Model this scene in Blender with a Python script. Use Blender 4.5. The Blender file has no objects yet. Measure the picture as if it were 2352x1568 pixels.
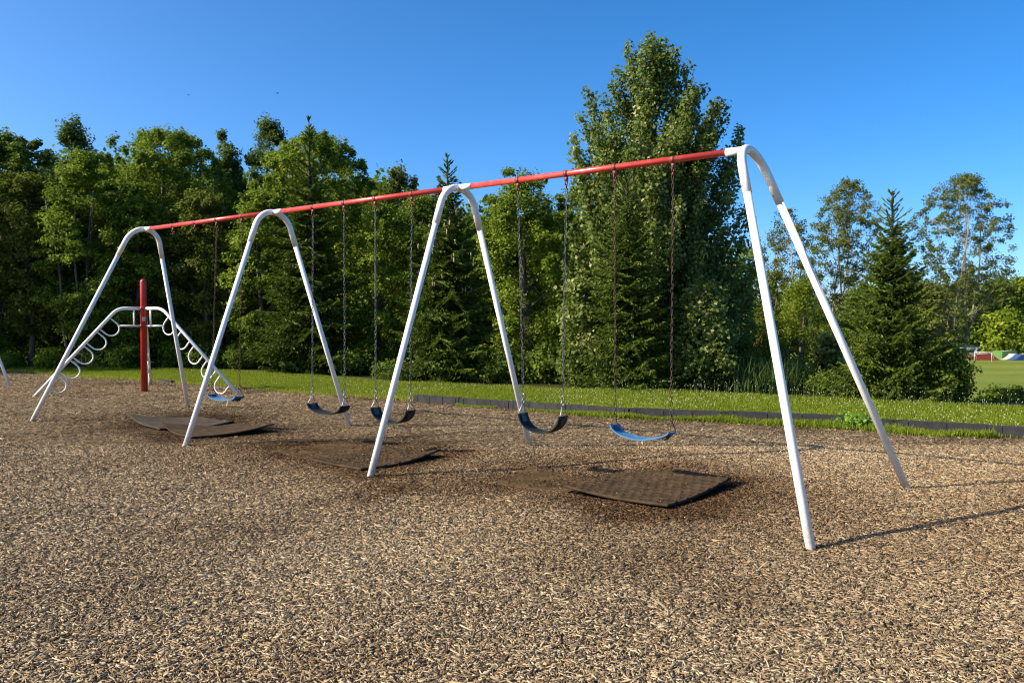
import bpy, math, random
import numpy as np
from mathutils import Vector, Matrix

rnd = np.random.default_rng(7)
random.seed(7)
scene = bpy.context.scene
COL = scene.collection
PI = math.pi

# ------------------------------------------------------------------ measured place
FPX, CX, CY, HZ = 1928.0, 1176.0, 784.0, 740.3          # focal / centre / horizon on a 2352 px wide sheet
CAM_Z, PITCH = 1.32, -0.02267
THETA = -0.66335
U = np.array([math.cos(THETA), math.sin(THETA), 0.0])    # along the swing rail
V = np.array([-math.sin(THETA), math.cos(THETA), 0.0])   # across it, away from the camera
APEX4 = np.array([1.7556, 6.2571, 0.0])
BAY, SPREAD, RAIL_Z, KICK = 2.8784, 2.2722, 2.6, 0.858

def wx(px, d):
    return (px - CX) / FPX * d
def wz(py, d):
    return CAM_Z + (HZ - py) / FPX * d

# ------------------------------------------------------------------ materials
def nodemat(name):
    m = bpy.data.materials.new(name); m.use_nodes = True
    nt = m.node_tree
    return m, nt, nt.nodes['Principled BSDF'], nt.nodes['Material Output']

def ramp(nt, fac, stops, interp='LINEAR'):
    r = nt.nodes.new('ShaderNodeValToRGB'); r.color_ramp.interpolation = interp
    els = r.color_ramp.elements
    while len(els) < len(stops): els.new(0.5)
    for e, (p, c) in zip(els, stops):
        e.position = p; e.color = (*c, 1)
    nt.links.new(fac, r.inputs[0])
    return r.outputs[0]

def noise(nt, scale, detail=4, rough=.55, coord=None, stretch=None):
    n = nt.nodes.new('ShaderNodeTexNoise'); n.inputs['Scale'].default_value = scale
    n.inputs['Detail'].default_value = detail; n.inputs['Roughness'].default_value = rough
    tc = nt.nodes.new('ShaderNodeTexCoord')
    if stretch:
        mp = nt.nodes.new('ShaderNodeMapping'); mp.inputs['Scale'].default_value = stretch
        nt.links.new(tc.outputs['Object'], mp.inputs[0]); nt.links.new(mp.outputs[0], n.inputs['Vector'])
    else:
        nt.links.new(tc.outputs['Object'], n.inputs['Vector'])
    return n.outputs['Fac']

def mixc(nt, fac, a, b, mode='MIX'):
    m = nt.nodes.new('ShaderNodeMix'); m.data_type = 'RGBA'; m.blend_type = mode
    for inp, v in ((m.inputs[0], fac), (m.inputs[6], a), (m.inputs[7], b)):
        if isinstance(v, (int, float)): inp.default_value = v
        elif isinstance(v, tuple): inp.default_value = (*v, 1)
        else: nt.links.new(v, inp)
    return m.outputs[2]

def attr(nt, name):
    a = nt.nodes.new('ShaderNodeAttribute'); a.attribute_name = name
    return a.outputs['Fac']

def bump(nt, bsdf, h, strength=.3, dist=.01):
    b = nt.nodes.new('ShaderNodeBump'); b.inputs['Strength'].default_value = strength
    b.inputs['Distance'].default_value = dist
    nt.links.new(h, b.inputs['Height']); nt.links.new(b.outputs[0], bsdf.inputs['Normal'])

def leafmat(name, stops, rough=.6, spec=.12, transl=.36, tcol=(.16, .26, .03)):
    m, nt, b, out = nodemat(name)
    c = ramp(nt, attr(nt, 'tint'), stops)
    nt.links.new(c, b.inputs['Base Color'])
    b.inputs['Roughness'].default_value = rough; b.inputs['Specular IOR Level'].default_value = spec
    t = nt.nodes.new('ShaderNodeBsdfTranslucent')
    nt.links.new(mixc(nt, .5, c, tcol), t.inputs[0])
    mx = nt.nodes.new('ShaderNodeMixShader'); mx.inputs[0].default_value = transl
    nt.links.new(b.outputs[0], mx.inputs[1]); nt.links.new(t.outputs[0], mx.inputs[2])
    nt.links.new(mx.outputs[0], out.inputs[0])
    return m

def paint(name, col, dirt, rough=.35, amount=.35, spots=None, scale=6):
    m, nt, b, out = nodemat(name)
    n = noise(nt, scale, 6, .65)
    f = ramp(nt, n, [(.52, (0, 0, 0)), (.78, (amount,) * 3)])
    c = mixc(nt, f, col, dirt)
    if spots:
        n2 = noise(nt, 34, 3, .6)
        f2 = ramp(nt, n2, [(.70, (0, 0, 0)), (.74, (1, 1, 1))])
        c = mixc(nt, f2, c, spots)
    sp = nt.nodes.new('ShaderNodeSeparateXYZ'); geo = nt.nodes.new('ShaderNodeNewGeometry')
    nt.links.new(geo.outputs['Position'], sp.inputs[0])
    mr = nt.nodes.new('ShaderNodeMapRange'); mr.inputs[1].default_value = .02; mr.inputs[2].default_value = .26
    mr.inputs[3].default_value = .5; mr.inputs[4].default_value = 0
    nt.links.new(sp.outputs[2], mr.inputs[0])
    mu = nt.nodes.new('ShaderNodeMath'); mu.operation = 'MULTIPLY'
    nt.links.new(mr.outputs[0], mu.inputs[0]); nt.links.new(ramp(nt, noise(nt, 38, 5, .7), [(.38, (0, 0, 0)), (.62, (1, 1, 1))]), mu.inputs[1])
    c = mixc(nt, mu.outputs[0], c, (.20, .155, .105))          # splashed mulch dust on the feet of the posts
    nt.links.new(c, b.inputs['Base Color'])
    b.inputs['Roughness'].default_value = rough
    bump(nt, b, noise(nt, 90, 3), .08, .002)
    return m

M = {}
M['white'] = paint('white_paint', (.76, .76, .74), (.52, .49, .40), .32, .45)
M['white_stained'] = paint('white_paint_stained', (.74, .74, .71), (.52, .44, .32), .36, .5, (.30, .2, .12), 3)
M['red_rail'] = paint('faded_red_paint', (.52, .047, .035), (.62, .13, .10), .28, .7, (.22, .03, .02), 9)
M['red_post'] = paint('red_post_paint', (.36, .010, .010), (.42, .03, .02), .3, .5)
M['red_dark'] = paint('red_clamp', (.30, .015, .012), (.10, .02, .015), .45, .8)

def metal(name, c1, c2, rough, metallic, scale=25):
    m, nt, b, out = nodemat(name)
    c = ramp(nt, noise(nt, scale, 4), [(.35, c1), (.65, c2)])
    nt.links.new(c, b.inputs['Base Color'])
    b.inputs['Roughness'].default_value = rough; b.inputs['Metallic'].default_value = metallic
    return m
M['chain'] = metal('chain_steel', (.05, .05, .055), (.17, .17, .18), .42, .7)
M['chain_rust'] = metal('rusty_chain', (.045, .025, .018), (.075, .042, .03), .75, .2, 6)
M['ring'] = metal('galvanised_ring', (.22, .22, .22), (.38, .38, .37), .38, .8)
M['hanger'] = metal('worn_hanger', (.20, .03, .02), (.10, .05, .035), .55, .3)
M['dark_ring'] = metal('dark_ring', (.035, .03, .03), (.08, .06, .05), .5, .5)

def rubber(name, c1, c2, rough=.5, scale=18, spec=.5):
    m, nt, b, out = nodemat(name)
    c = ramp(nt, noise(nt, scale, 5, .6), [(.3, c1), (.7, c2)])
    nt.links.new(c, b.inputs['Base Color']); b.inputs['Roughness'].default_value = rough
    b.inputs['Specular IOR Level'].default_value = spec
    bump(nt, b, noise(nt, 160, 3), .15, .002)
    return m
M['seat_black'] = rubber('black_belt_rubber', (.008, .010, .013), (.015, .018, .022), .6, 18, .2)
M['seat_green'] = rubber('dark_green_belt_rubber', (.008, .013, .012), (.015, .021, .019), .6, 18, .2)
M['seat_blue'] = rubber('blue_belt_rubber', (.022, .135, .34), (.075, .17, .27), .55, 9, .3)
M['plate'] = metal('seat_plate', (.022, .034, .052), (.042, .058, .078), .5, .1)
M['plate_dark'] = metal('dark_plate', (.015, .015, .015), (.03, .028, .025), .5, .2)
M['mat_brown'] = rubber('worn_rubber_mat', (.026, .017, .009), (.068, .045, .024), .85, 7, .12)
M['mat_grey'] = rubber('grey_rubber_mat', (.035, .028, .021), (.070, .057, .042), .85, 8, .12)
M['mat_dusty'] = rubber('dust_covered_mat', (.040, .025, .011), (.105, .068, .032), .9, 5, .1)
M['sticker'] = metal('sticker', (.45, .45, .45), (.25, .27, .3), .4, 0, 60)
M['board'] = rubber('charcoal_border_timber', (.015, .015, .018), (.034, .034, .038), .75, 9, .2)

def bark(name, a, b_, sc=9):
    m, nt, b, out = nodemat(name)
    c = ramp(nt, noise(nt, sc, 6, .65, stretch=(1, 1, .25)), [(.3, a), (.7, b_)])
    nt.links.new(c, b.inputs['Base Color']); b.inputs['Roughness'].default_value = .9
    bump(nt, b, noise(nt, 30, 4, stretch=(1, 1, .3)), .5, .02)
    return m
M['bark'] = bark('brown_bark', (.045, .036, .026), (.13, .105, .08))
M['bark_dark'] = bark('dark_bark', (.02, .016, .012), (.06, .046, .034))
M['bark_pale'] = bark('pale_bark', (.13, .115, .085), (.32, .28, .21))
M['bark_pink'] = bark('pinkish_dead_bark', (.22, .15, .10), (.40, .29, .20))

M['maple'] = leafmat('maple_leaves', [(0, (0.064, 0.104, 0.011)), (.5, (0.154, 0.217, 0.020)), (1, (0.263, 0.317, 0.034))])
M['bright'] = leafmat('bright_leaves', [(0, (0.071, 0.118, 0.011)), (.5, (0.165, 0.224, 0.018)), (1, (0.276, 0.319, 0.034))])
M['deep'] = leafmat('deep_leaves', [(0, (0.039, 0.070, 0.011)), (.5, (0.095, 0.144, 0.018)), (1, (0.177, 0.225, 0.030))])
M['bluish'] = leafmat('bluish_leaves', [(0, (0.034, 0.064, 0.018)), (.5, (0.080, 0.121, 0.030)), (1, (0.145, 0.190, 0.048))])
M['olive'] = leafmat('olive_leaves', [(0, (.055, .070, .012)), (.5, (.135, .155, .024)), (1, (.23, .235, .045))])
M['poplar'] = leafmat('cottonwood_leaves', [(0, (0.040, 0.071, 0.012)), (.35, (0.119, 0.167, 0.028)), (.7, (0.227, 0.265, 0.076)), (1, (0.408, 0.410, 0.216))], .45, .2, .42)  # pale end of the ramp paints in silvery glints and sheen
M['sparse'] = leafmat('sparse_poplar_leaves', [(0, (.06, .075, .018)), (.6, (.135, .155, .036)), (1, (.22, .225, .075))], .6, .12, .35)
M['needle'] = leafmat('spruce_needles', [(0, (0.027, 0.046, 0.009)), (.5, (0.075, 0.103, 0.016)), (1, (0.163, 0.190, 0.028))], .6, .12, .15)
M['needle_lit'] = leafmat('sunlit_spruce_needles', [(0, (0.033, 0.060, 0.011)), (.5, (0.096, 0.139, 0.018)), (1, (0.206, 0.241, 0.031))], .6, .12, .18)  # brighter, yellower needles: the look of sunlight put into the colour
M['reed'] = leafmat('reed_leaves', [(0, (0.042, 0.070, 0.021)), (.6, (0.098, 0.154, 0.042)), (1, (0.224, 0.252, 0.098))])
M['grass'] = leafmat('lawn_blades', [(0, (.085, .125, .010)), (.55, (.165, .225, .016)), (.8, (.24, .29, .030)), (1, (.40, .28, .09))], .6, .12, .40, (.26, .34, .03))
M['weed'] = leafmat('weed_leaves', [(0, (0.084, 0.196, 0.021)), (1, (0.196, 0.350, 0.042))], .45, .35, .3)
M['clover'] = leafmat('clover_heads', [(0, (.34, .36, .22)), (1, (.60, .58, .44))], .8, .1, .2, (.6, .6, .5))
M['cone'] = bark('spruce_cone', (.24, .19, .10), (.42, .35, .22), 30)

# chips
m, nt, b, out = nodemat('wood_chips')
tint = attr(nt, 'tint')
c = ramp(nt, tint, [(0, (.020, .015, .012)), (.2, (.095, .071, .050)), (.45, (.205, .150, .090)), (.72, (.335, .258, .158)), (1, (.52, .435, .30))])
cw = ramp(nt, tint, [(0, (.012, .007, .004)), (.5, (.060, .034, .015)), (.85, (.13, .078, .036)), (1, (.26, .18, .10))])
c = mixc(nt, attr(nt, 'worn'), c, cw)
c = mixc(nt, .85, c, ramp(nt, attr(nt, 'hue'), [(.1, (.82, .88, .95)), (.5, (1, 1, 1)), (.85, (1.08, .96, .78)), (1, (1.12, .82, .56))]), 'MULTIPLY')
fib = noise(nt, 220, 2)
c = mixc(nt, .35, c, ramp(nt, fib, [(.3, (.45, .42, .4)), (.7, (1.15, 1.12, 1.08))]), 'MULTIPLY')
nt.links.new(c, b.inputs['Base Color']); b.inputs['Roughness'].default_value = .85
b.inputs['Specular IOR Level'].default_value = .15
M['chip'] = m
# mulch bed
m, nt, b, out = nodemat('mulch_bed')
n = noise(nt, 55, 6, .7); n2 = noise(nt, 1.1, 4)
c = ramp(nt, n, [(.3, (.05, .034, .018)), (.5, (.14, .098, .056)), (.7, (.27, .20, .115))])
cw = ramp(nt, n, [(.3, (.010, .006, .003)), (.55, (.045, .026, .012)), (.75, (.10, .06, .028))])
c = mixc(nt, attr(nt, 'worn'), c, cw)
nt.links.new(c, b.inputs['Base Color']); b.inputs['Roughness'].default_value = .95
b.inputs['Specular IOR Level'].default_value = .1
bump(nt, b, n, .8, .02)
M['mulch'] = m
# terrain: lawn, shaded wood floor, mown far field
m, nt, b, out = nodemat('terrain')
n = noise(nt, 7, 6, .7); nb = noise(nt, .11, 3, .5, stretch=(.35, 1.6, 1)); nf = noise(nt, 1.3, 5)
lawn = ramp(nt, n, [(.3, (.035, .065, .008)), (.7, (.085, .135, .016))])
field = ramp(nt, nb, [(.3, (.095, .135, .014)), (.55, (.130, .162, .022)), (.75, (.165, .180, .034))])
field = mixc(nt, .35, field, ramp(nt, nf, [(.3, (.6, .6, .6)), (.7, (1.2, 1.2, 1.2))]), 'MULTIPLY')
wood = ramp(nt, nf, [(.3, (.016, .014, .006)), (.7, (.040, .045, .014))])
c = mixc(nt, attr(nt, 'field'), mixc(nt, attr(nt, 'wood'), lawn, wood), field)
nt.links.new(c, b.inputs['Base Color']); b.inputs['Roughness'].default_value = .95
b.inputs['Specular IOR Level'].default_value = .1
bump(nt, b, n, .5, .03)
M['terrain'] = m

def flat(name, col, rough=.6, var=.2, scale=3):
    m, nt, b, out = nodemat(name)
    c = ramp(nt, noise(nt, scale, 5), [(.3, tuple(v * (1 - var) for v in col)), (.7, tuple(v * (1 + var) for v in col))])
    nt.links.new(c, b.inputs['Base Color']); b.inputs['Roughness'].default_value = rough
    return m
M['ramp_red'] = flat('ramp_red', (.28, .04, .025)); M['ramp_dark'] = flat('ramp_side', (.10, .045, .035))
M['ramp_green'] = flat('ramp_green', (.075, .16, .04)); M['ramp_white'] = flat('ramp_white', (.36, .34, .30))
M['ramp_blue'] = flat('ramp_blue', (.014, .045, .16)); M['teal'] = flat('teal_screen', (.022, .075, .072))
M['steel'] = flat('galvanised', (.40, .41, .41), .4); M['concrete'] = flat('concrete', (.42, .38, .31), .9, .1)
M['brick'] = flat('brown_brick', (.16, .075, .05), .9); M['roof'] = flat('brown_roof', (.11, .052, .036), .9)
M['glass'] = flat('window_glass', (.03, .04, .05), .1); M['bird'] = flat('bird_feathers', (.015, .014, .013), .8)
M['net'] = flat('goal_post_white', (.48, .48, .47), .5, .05)

# ------------------------------------------------------------------ mesh helpers
def npmesh(name, verts, faces, mat, parent=None, attrs=None, smooth=False, kind=None):
    """faces: (n,k) array of indices, every face with k corners"""
    verts = np.asarray(verts, np.float32); faces = np.asarray(faces, np.int32)
    me = bpy.data.meshes.new(name)
    n, k = faces.shape
    me.vertices.add(len(verts)); me.vertices.foreach_set('co', verts.ravel())
    me.loops.add(n * k); me.loops.foreach_set('vertex_index', faces.ravel())
    me.polygons.add(n); me.polygons.foreach_set('loop_start', np.arange(0, n * k, k, dtype=np.int32))
    if smooth: me.polygons.foreach_set('use_smooth', np.ones(n, bool))
    me.update(calc_edges=True)
    for an, (dom, arr) in (attrs or {}).items():
        a = me.attributes.new(an, 'FLOAT', dom); a.data.foreach_set('value', np.asarray(arr, np.float32))
    me.materials.append(mat)
    o = bpy.data.objects.new(name, me); COL.objects.link(o)
    if parent is not None: o.parent = parent
    if kind: o['kind'] = kind
    return o

class MB:
    """collects quads/polys of one part"""
    def __init__(s): s.v = []; s.f = []
    def add(s, vs, fs):
        o = len(s.v); s.v += [tuple(map(float, p)) for p in vs]; s.f += [tuple(o + i for i in f) for f in fs]
    def tube(s, pts, rad, n=16, caps=True, closed=False):
        pts = [np.asarray(p, float) for p in pts]; m = len(pts)
        if not hasattr(rad, '__len__'): rad = [rad] * m
        tang = []
        for i in range(m):
            if closed: t = pts[(i + 1) % m] - pts[i - 1]
            else: t = pts[min(i + 1, m - 1)] - pts[max(i - 1, 0)]
            tang.append(t / (np.linalg.norm(t) + 1e-12))
        t0 = tang[0]; a = np.array([0, 0, 1.]) if abs(t0[2]) < .9 else np.array([1., 0, 0])
        nrm = a - t0 * a.dot(t0); nrm /= np.linalg.norm(nrm)
        vs = []
        for i in range(m):
            t = tang[i]; nrm = nrm - t * nrm.dot(t); nrm /= np.linalg.norm(nrm) + 1e-12
            bn = np.cross(t, nrm)
            for k in range(n):
                a = 2 * PI * k / n
                vs.append(pts[i] + rad[i] * (math.cos(a) * nrm + math.sin(a) * bn))
        fs = []
        for i in range(m if closed else m - 1):
            j = (i + 1) % m
            for k in range(n):
                fs.append((i * n + k, i * n + (k + 1) % n, j * n + (k + 1) % n, j * n + k))
        if caps and not closed:
            fs.append(tuple(range(n))[::-1]); fs.append(tuple((m - 1) * n + k for k in range(n)))
        s.add(vs, fs)
    def box(s, c, sx, sy, sz, ax=None):
        c = np.asarray(c, float)
        ax = ax or (np.array([1., 0, 0]), np.array([0, 1., 0]), np.array([0, 0, 1.]))
        vs = [c + ax[0] * sx * i + ax[1] * sy * j + ax[2] * sz * k for k in (-.5, .5) for j in (-.5, .5) for i in (-.5, .5)]
        s.add(vs, [(0, 2, 3, 1), (4, 5, 7, 6), (0, 1, 5, 4), (2, 6, 7, 3), (0, 4, 6, 2), (1, 3, 7, 5)])
    def build(s, name, mat, parent=None, smooth=True, bevel=0, origin=None):
        me = bpy.data.meshes.new(name)
        vs = s.v
        me.from_pydata(vs, [], s.f); me.update()
        if smooth:
            for p in me.polygons: p.use_smooth = len(p.vertices) == 4
        me.materials.append(mat)
        o = bpy.data.objects.new(name, me); COL.objects.link(o)
        if parent is not None: o.parent = parent
        if bevel:
            bm_ = o.modifiers.new('bevel', 'BEVEL'); bm_.width = bevel; bm_.segments = 2; bm_.limit_method = 'ANGLE'
        return o

def thing(name, label, cat, group=None, loc=(0, 0, 0)):
    o = bpy.data.objects.new(name, None); COL.objects.link(o)
    o.location = loc; o.empty_display_size = .2
    o['label'] = label; o['category'] = cat
    if group: o['group'] = group
    return o
def tag(o, label, cat, group=None):
    o['label'] = label; o['category'] = cat
    if group: o['group'] = group
    return o
def child(o, parent):
    """parent without moving: geometry is authored in world space"""
    o.parent = parent
    o.matrix_parent_inverse = Matrix.Translation(parent.location).inverted()
    return o

# ------------------------------------------------------------------ ground functions
EDGE = np.array([(-60, 46), (-20, 26.5), (-13.07, 22.2), (-9.79, 19.7), (-7.82, 18.75), (-4.65, 15.85), (-3.44, 15.05), (-2.68, 14.75),
                 (-1.63, 14.02), (-.03, 12.9), (1.65, 11.68), (2.87, 11.13), (4.17, 10.6), (4.71, 10.05), (5.76, 9.62), (8, 8.45), (14, 5.2), (30, -4)])
CREST = np.array([(-60, 44), (-20, 26.8), (-14.2, 23.6), (-9.9, 22.6), (-6.3, 20.9), (-2.05, 17.2), (1, 15.45), (4, 14.45), (7.4, 12.15), (14, 8.6), (30, 1)])
def y_edge(x): return np.interp(x, EDGE[:, 0], EDGE[:, 1])
def y_crest(x): return np.interp(x, CREST[:, 0], CREST[:, 1])
def sstep(t): t = np.clip(t, 0, 1); return t * t * (3 - 2 * t)
_w = [(rnd.uniform(0, 2 * PI), rnd.uniform(0, 2 * PI)) for _ in range(40)]
def fnoise(x, y, scale, seed=0, octs=4):
    r = 0; a = 1; tot = 0
    for o in range(octs):
        for j in range(3):
            th, ph = _w[(seed * 7 + o * 3 + j) % 40]
            r = r + a * np.sin(scale * (np.cos(th) * x + np.sin(th) * y) + ph + 1.3 * np.sin(scale * .6 * (np.sin(th) * x - np.cos(th) * y) + 2 * ph))
            tot += a
        a *= .55; scale *= 1.93
    return r / tot
MATS = [  # corners on the ground, order round the mat
    [(-5.2, 11.27), (-4.32, 11.6), (-3.61, 10.87), (-4.34, 10.3)],
    [(-4.4, 10.42), (-3.61, 10.95), (-2.88, 10.15), (-3.63, 9.48)],
    [(-2.5, 8.62), (-1.88, 9.30), (-1.36, 8.75), (-1.96, 8.11)],
    [(-1.97, 8.11), (-1.31, 8.82), (-.70, 8.22), (-1.34, 7.41)],
    [(-.20, 6.95), (.17, 7.62), (.80, 7.22), (.43, 6.60)],
    [(.41, 6.61), (1.04, 7.36), (1.75, 6.68), (1.10, 5.9)]]
MATC = [np.mean(m, 0) for m in MATS]
FOOTXY = [((APEX4 - U * BAY * (3 - i) + U * (-KICK, 0, 0, KICK)[i] + V * sg * SPREAD / 2)[:2]) for i in range(4) for sg in (-1, 1)]
def und(x, y):
    z = .022 * fnoise(x, y, .9, 1, 2) + .012 * fnoise(x, y, 3.1, 2, 2)
    for cx, cy in MATC:
        z = z - .035 * np.exp(-((x - cx) ** 2 + (y - cy) ** 2) / .55)
    for fx_, fy_ in FOOTXY:
        q = (x - fx_) ** 2 + (y - fy_) ** 2
        z = z * (1 - np.exp(-q / .12)) + .010 * np.exp(-q / .016) - .008 * np.exp(-q / .12)
    return z
def worn(x, y):
    w = 0
    for cx, cy in MATC:
        dx, dy = x - cx, y - cy
        a = dx * U[0] + dy * U[1]; c_ = dx * V[0] + dy * V[1]
        w = np.maximum(w, 1.25 * np.exp(-(a ** 2 / 1.9 + c_ ** 2 / 1.15)))
    e = y_edge(x) - y
    w = np.maximum(w, .75 * np.exp(-np.clip(e, 0, 9) / .35) * (x > -3.2))
    n = fnoise(x, y, 2.2, 3, 4)
    n2 = fnoise(x, y, .8, 5, 3)
    return np.clip(w * (1 + .9 * n) + np.clip(1.0 * n - .18, 0, .45) + np.clip(1.1 * n2 - .2, 0, .35), 0, 1)
def zt(x, y):
    """height of the whole ground"""
    x = np.asarray(x, float); y = np.asarray(y, float)
    s = y - y_crest(x)
    ye = np.maximum(y, 1)
    px = CX + FPX * x / ye
    D = .9 + 5.6 * sstep((px - 1150) / 600)
    D = np.where(y < 3, .9, D)
    z = und(x, y) * np.clip(1 - np.maximum(s, 0) / 4, .0, 1)
    z = z - D * sstep((s - .3) / 46)
    return z

# terrain sheet
def axis(lo, hi, c0, c1, fine, g=1.16):
    a = list(np.arange(c0, c1 + 1e-6, fine)); st = fine
    while a[-1] < hi: st *= g; a.append(min(a[-1] + st, hi))
    st = fine; b_ = []
    p = c0
    while p > lo: st *= g; p = max(p - st, lo); b_.append(p)
    return np.array(b_[::-1] + a)
xs = axis(-1500, 1500, -16, 12, .25); ys = axis(-300, 2500, 0, 32, .25)
X, Y = np.meshgrid(xs, ys); X = X.ravel(); Y = Y.ravel()
Z = zt(X, Y); inside = (Y < y_edge(X) - .05)
Z = np.where(inside, Z - .06, Z)
nx, ny = len(xs), len(ys)
ii = np.arange((ny - 1) * nx).reshape(ny - 1, nx)[:, :-1].ravel()
F = np.stack([ii, ii + 1, ii + 1 + nx, ii + nx], 1)
s_ = Y - y_crest(X); pxs = CX + FPX * X / np.maximum(Y, 1)
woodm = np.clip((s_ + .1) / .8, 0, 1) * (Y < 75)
fieldm = np.clip((s_ - 30) / 8, 0, 1) * (pxs > 1250)
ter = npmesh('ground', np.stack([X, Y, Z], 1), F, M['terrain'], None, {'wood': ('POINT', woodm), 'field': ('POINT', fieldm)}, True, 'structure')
tag(ter, 'green lawn bank falling away to a mown playing field', 'ground')

# mulch sheet
xs = np.arange(-18, 13.01, .12); ys = np.arange(-4, 25, .12)
X, Y = np.meshgrid(xs, ys); nx, ny = len(xs), len(ys)
Xr, Yr = X.ravel(), Y.ravel()
ye = y_edge(Xr)
Yc = np.minimum(Yr, ye + .06 * fnoise(Xr, Yr, 5, 5, 3))
Zr = zt(Xr, Yc) + .002
ii = np.arange((ny - 1) * nx).reshape(ny - 1, nx)[:, :-1].ravel()
F = np.stack([ii, ii + 1, ii + 1 + nx, ii + nx], 1)
F = F[(Yr < ye + .1)[F[:, :2]].all(1)]
mul = npmesh('mulch_bed', np.stack([Xr, Yc, Zr], 1), F, M['mulch'], None, {'worn': ('POINT', worn(Xr, Yc))}, True, 'structure')
tag(mul, 'tan wood mulch play surface under the swings', 'mulch')

# ------------------------------------------------------------------ wood chips
def in_quad(x, y, q, grow=0.0):
    q = np.asarray(q); c_ = q.mean(0); q = c_ + (q - c_) * (1 + grow)
    ins = np.ones_like(x, bool); s0 = None
    for i in range(4):
        a, b_ = q[i], q[(i + 1) % 4]
        cr = (b_[0] - a[0]) * (y - a[1]) - (b_[1] - a[1]) * (x - a[0])
        ins &= (cr < 0)
    return ins
MAT_KEEP = [.06, .03, .15, .05, .07, .04]
def chips(dmin, dmax, dens, lmul, thick, seed):
    r = np.random.default_rng(seed)
    area_w = lambda d: 1.22 * d + 4.6
    n = int(dens * (.61 * (dmax ** 2 - dmin ** 2) + 4.6 * (dmax - dmin)))
    u_ = r.random(n)
    A, B, C0 = .61, 4.6, -(.61 * dmin ** 2 + 4.6 * dmin) - u_ * (.61 * (dmax ** 2 - dmin ** 2) + 4.6 * (dmax - dmin))
    d = (-B + np.sqrt(B * B - 4 * A * C0)) / (2 * A)
    x = (r.random(n) - .5) * area_w(d); y = d
    k = y < y_edge(x) - .02
    x, y = x[k], y[k]
    keep = np.ones(len(x), bool)
    rr = r.random(len(x))
    for q, kp in zip(MATS, MAT_KEEP):
        ed = fnoise(x, y, 4, 6, 3)
        ins = in_quad(x, y, q, -.02)
        lim = np.where(ed > .25, kp * 3.5, kp * .8) if kp > .15 else kp * (.5 + 1.2 * (ed > .2))
        keep &= ~(ins & (rr > lim))
    x, y = x[keep], y[keep]; n = len(x)
    w_ = worn(x, y)
    L = np.clip(r.lognormal(math.log(.0225), .48, n), .008, .085) * lmul * (1 - .25 * w_)
    W = np.clip(r.lognormal(math.log(.0050), .42, n), .0022, .015) * lmul
    az = r.random(n) * 2 * PI
    tilt = r.normal(0, .13, n) + .5 * (r.random(n) < .04) * r.normal(0, 1, n)
    roll = r.normal(0, .30, n)
    t = np.stack([np.cos(az) * np.cos(tilt), np.sin(az) * np.cos(tilt), np.sin(tilt)], 1)
    s = np.stack([-np.sin(az), np.cos(az), np.zeros(n)], 1)
    up = np.cross(t, s)
    s2 = s * np.cos(roll)[:, None] + up * np.sin(roll)[:, None]; up2 = np.cross(t, s2)
    z = zt(x, y) + 0.002 + r.random(n) ** 1.3 * .012 + np.abs(np.sin(tilt)) * L * .3
    for q, mc in zip(MATS, MATC):
        ins = in_quad(x, y, q, -.02)
        z = np.where(ins, zmat(x, y, MATS.index(q)) + .018 + .006 * r.random(n), z)
    c_ = np.stack([x, y, z], 1)
    hl, hw = (L / 2)[:, None], (W / 2)[:, None]
    tap = r.uniform(.45, 1, n)[:, None]; tap2 = r.uniform(.35, 1, n)[:, None]
    p0 = c_ - t * hl - s2 * hw * tap; p1 = c_ + t * hl - s2 * hw * tap2
    p2 = c_ + t * hl + s2 * hw * tap2; p3 = c_ - t * hl + s2 * hw * tap
    tint = np.clip(r.beta(1.7, 1.5, n) + .12 * fnoise(x, y, 1.1, 4, 3) - .0 * w_, 0, 1)
    hue = np.clip(r.normal(.5, .24, n) + .18 * fnoise(x, y, .9, 7, 2), 0, 1)
    if not thick:
        vs = np.stack([p0, p1, p2, p3], 1).reshape(-1, 3)
        fs = np.arange(4 * n).reshape(-1, 4)
        return vs, fs, tint, w_, hue
    dn = up2 * r.uniform(.002, .0048, n)[:, None]
    vs = np.stack([p0, p1, p2, p3, p0 - dn, p1 - dn, p2 - dn, p3 - dn], 1).reshape(-1, 3)
    base = (np.arange(n) * 8)[:, None]
    f = np.concatenate([base + np.array([[0, 1, 2, 3]]), base + np.array([[4, 5, 1, 0]]), base + np.array([[3, 2, 6, 7]]), base + np.array([[1, 5, 6, 2]]), base + np.array([[4, 0, 3, 7]])], 0)
    return vs, f, np.tile(tint, 5), np.tile(w_, 5), np.tile(hue, 5)

MAT_UV = []
for q in MATS:
    q = np.asarray(q); MAT_UV.append(q)
def mat_uv(x, y, i):
    q = MAT_UV[i]; c_ = q.mean(0)
    e1 = (q[3] - q[0] + q[2] - q[1]) / 2; e2 = (q[1] - q[0] + q[2] - q[3]) / 2
    det = e1[0] * e2[1] - e1[1] * e2[0]
    dx, dy = x - c_[0], y - c_[1]
    return (dx * e2[1] - dy * e2[0]) / det + .5, (e1[0] * dy - e1[1] * dx) / det + .5
CURL = [  # raised corners (u,v,height,radius) : u runs to the near side, v to the right/far
    [(0, 0, .07, .35), (1, 1, .05, .3)], [(1, 1, .09, .42), (0, 0, .07, .4), (0, 1, .02, .3)], [(1, 1, -.01, .3)],
    [(1, 1, .062, .4), (0, 1, .02, .3)], [(0, 1, .02, .3)], [(1, 1, .045, .35), (0, 1, .085, .38), (0, 0, .0, .3)]]
CURL[5] = [(1, 1, .03, .5), (.55, 1.0, .058, .55), (0, .55, .03, .3), (0, 0, .03, .3), (1, 0, .012, .3)]
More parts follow.
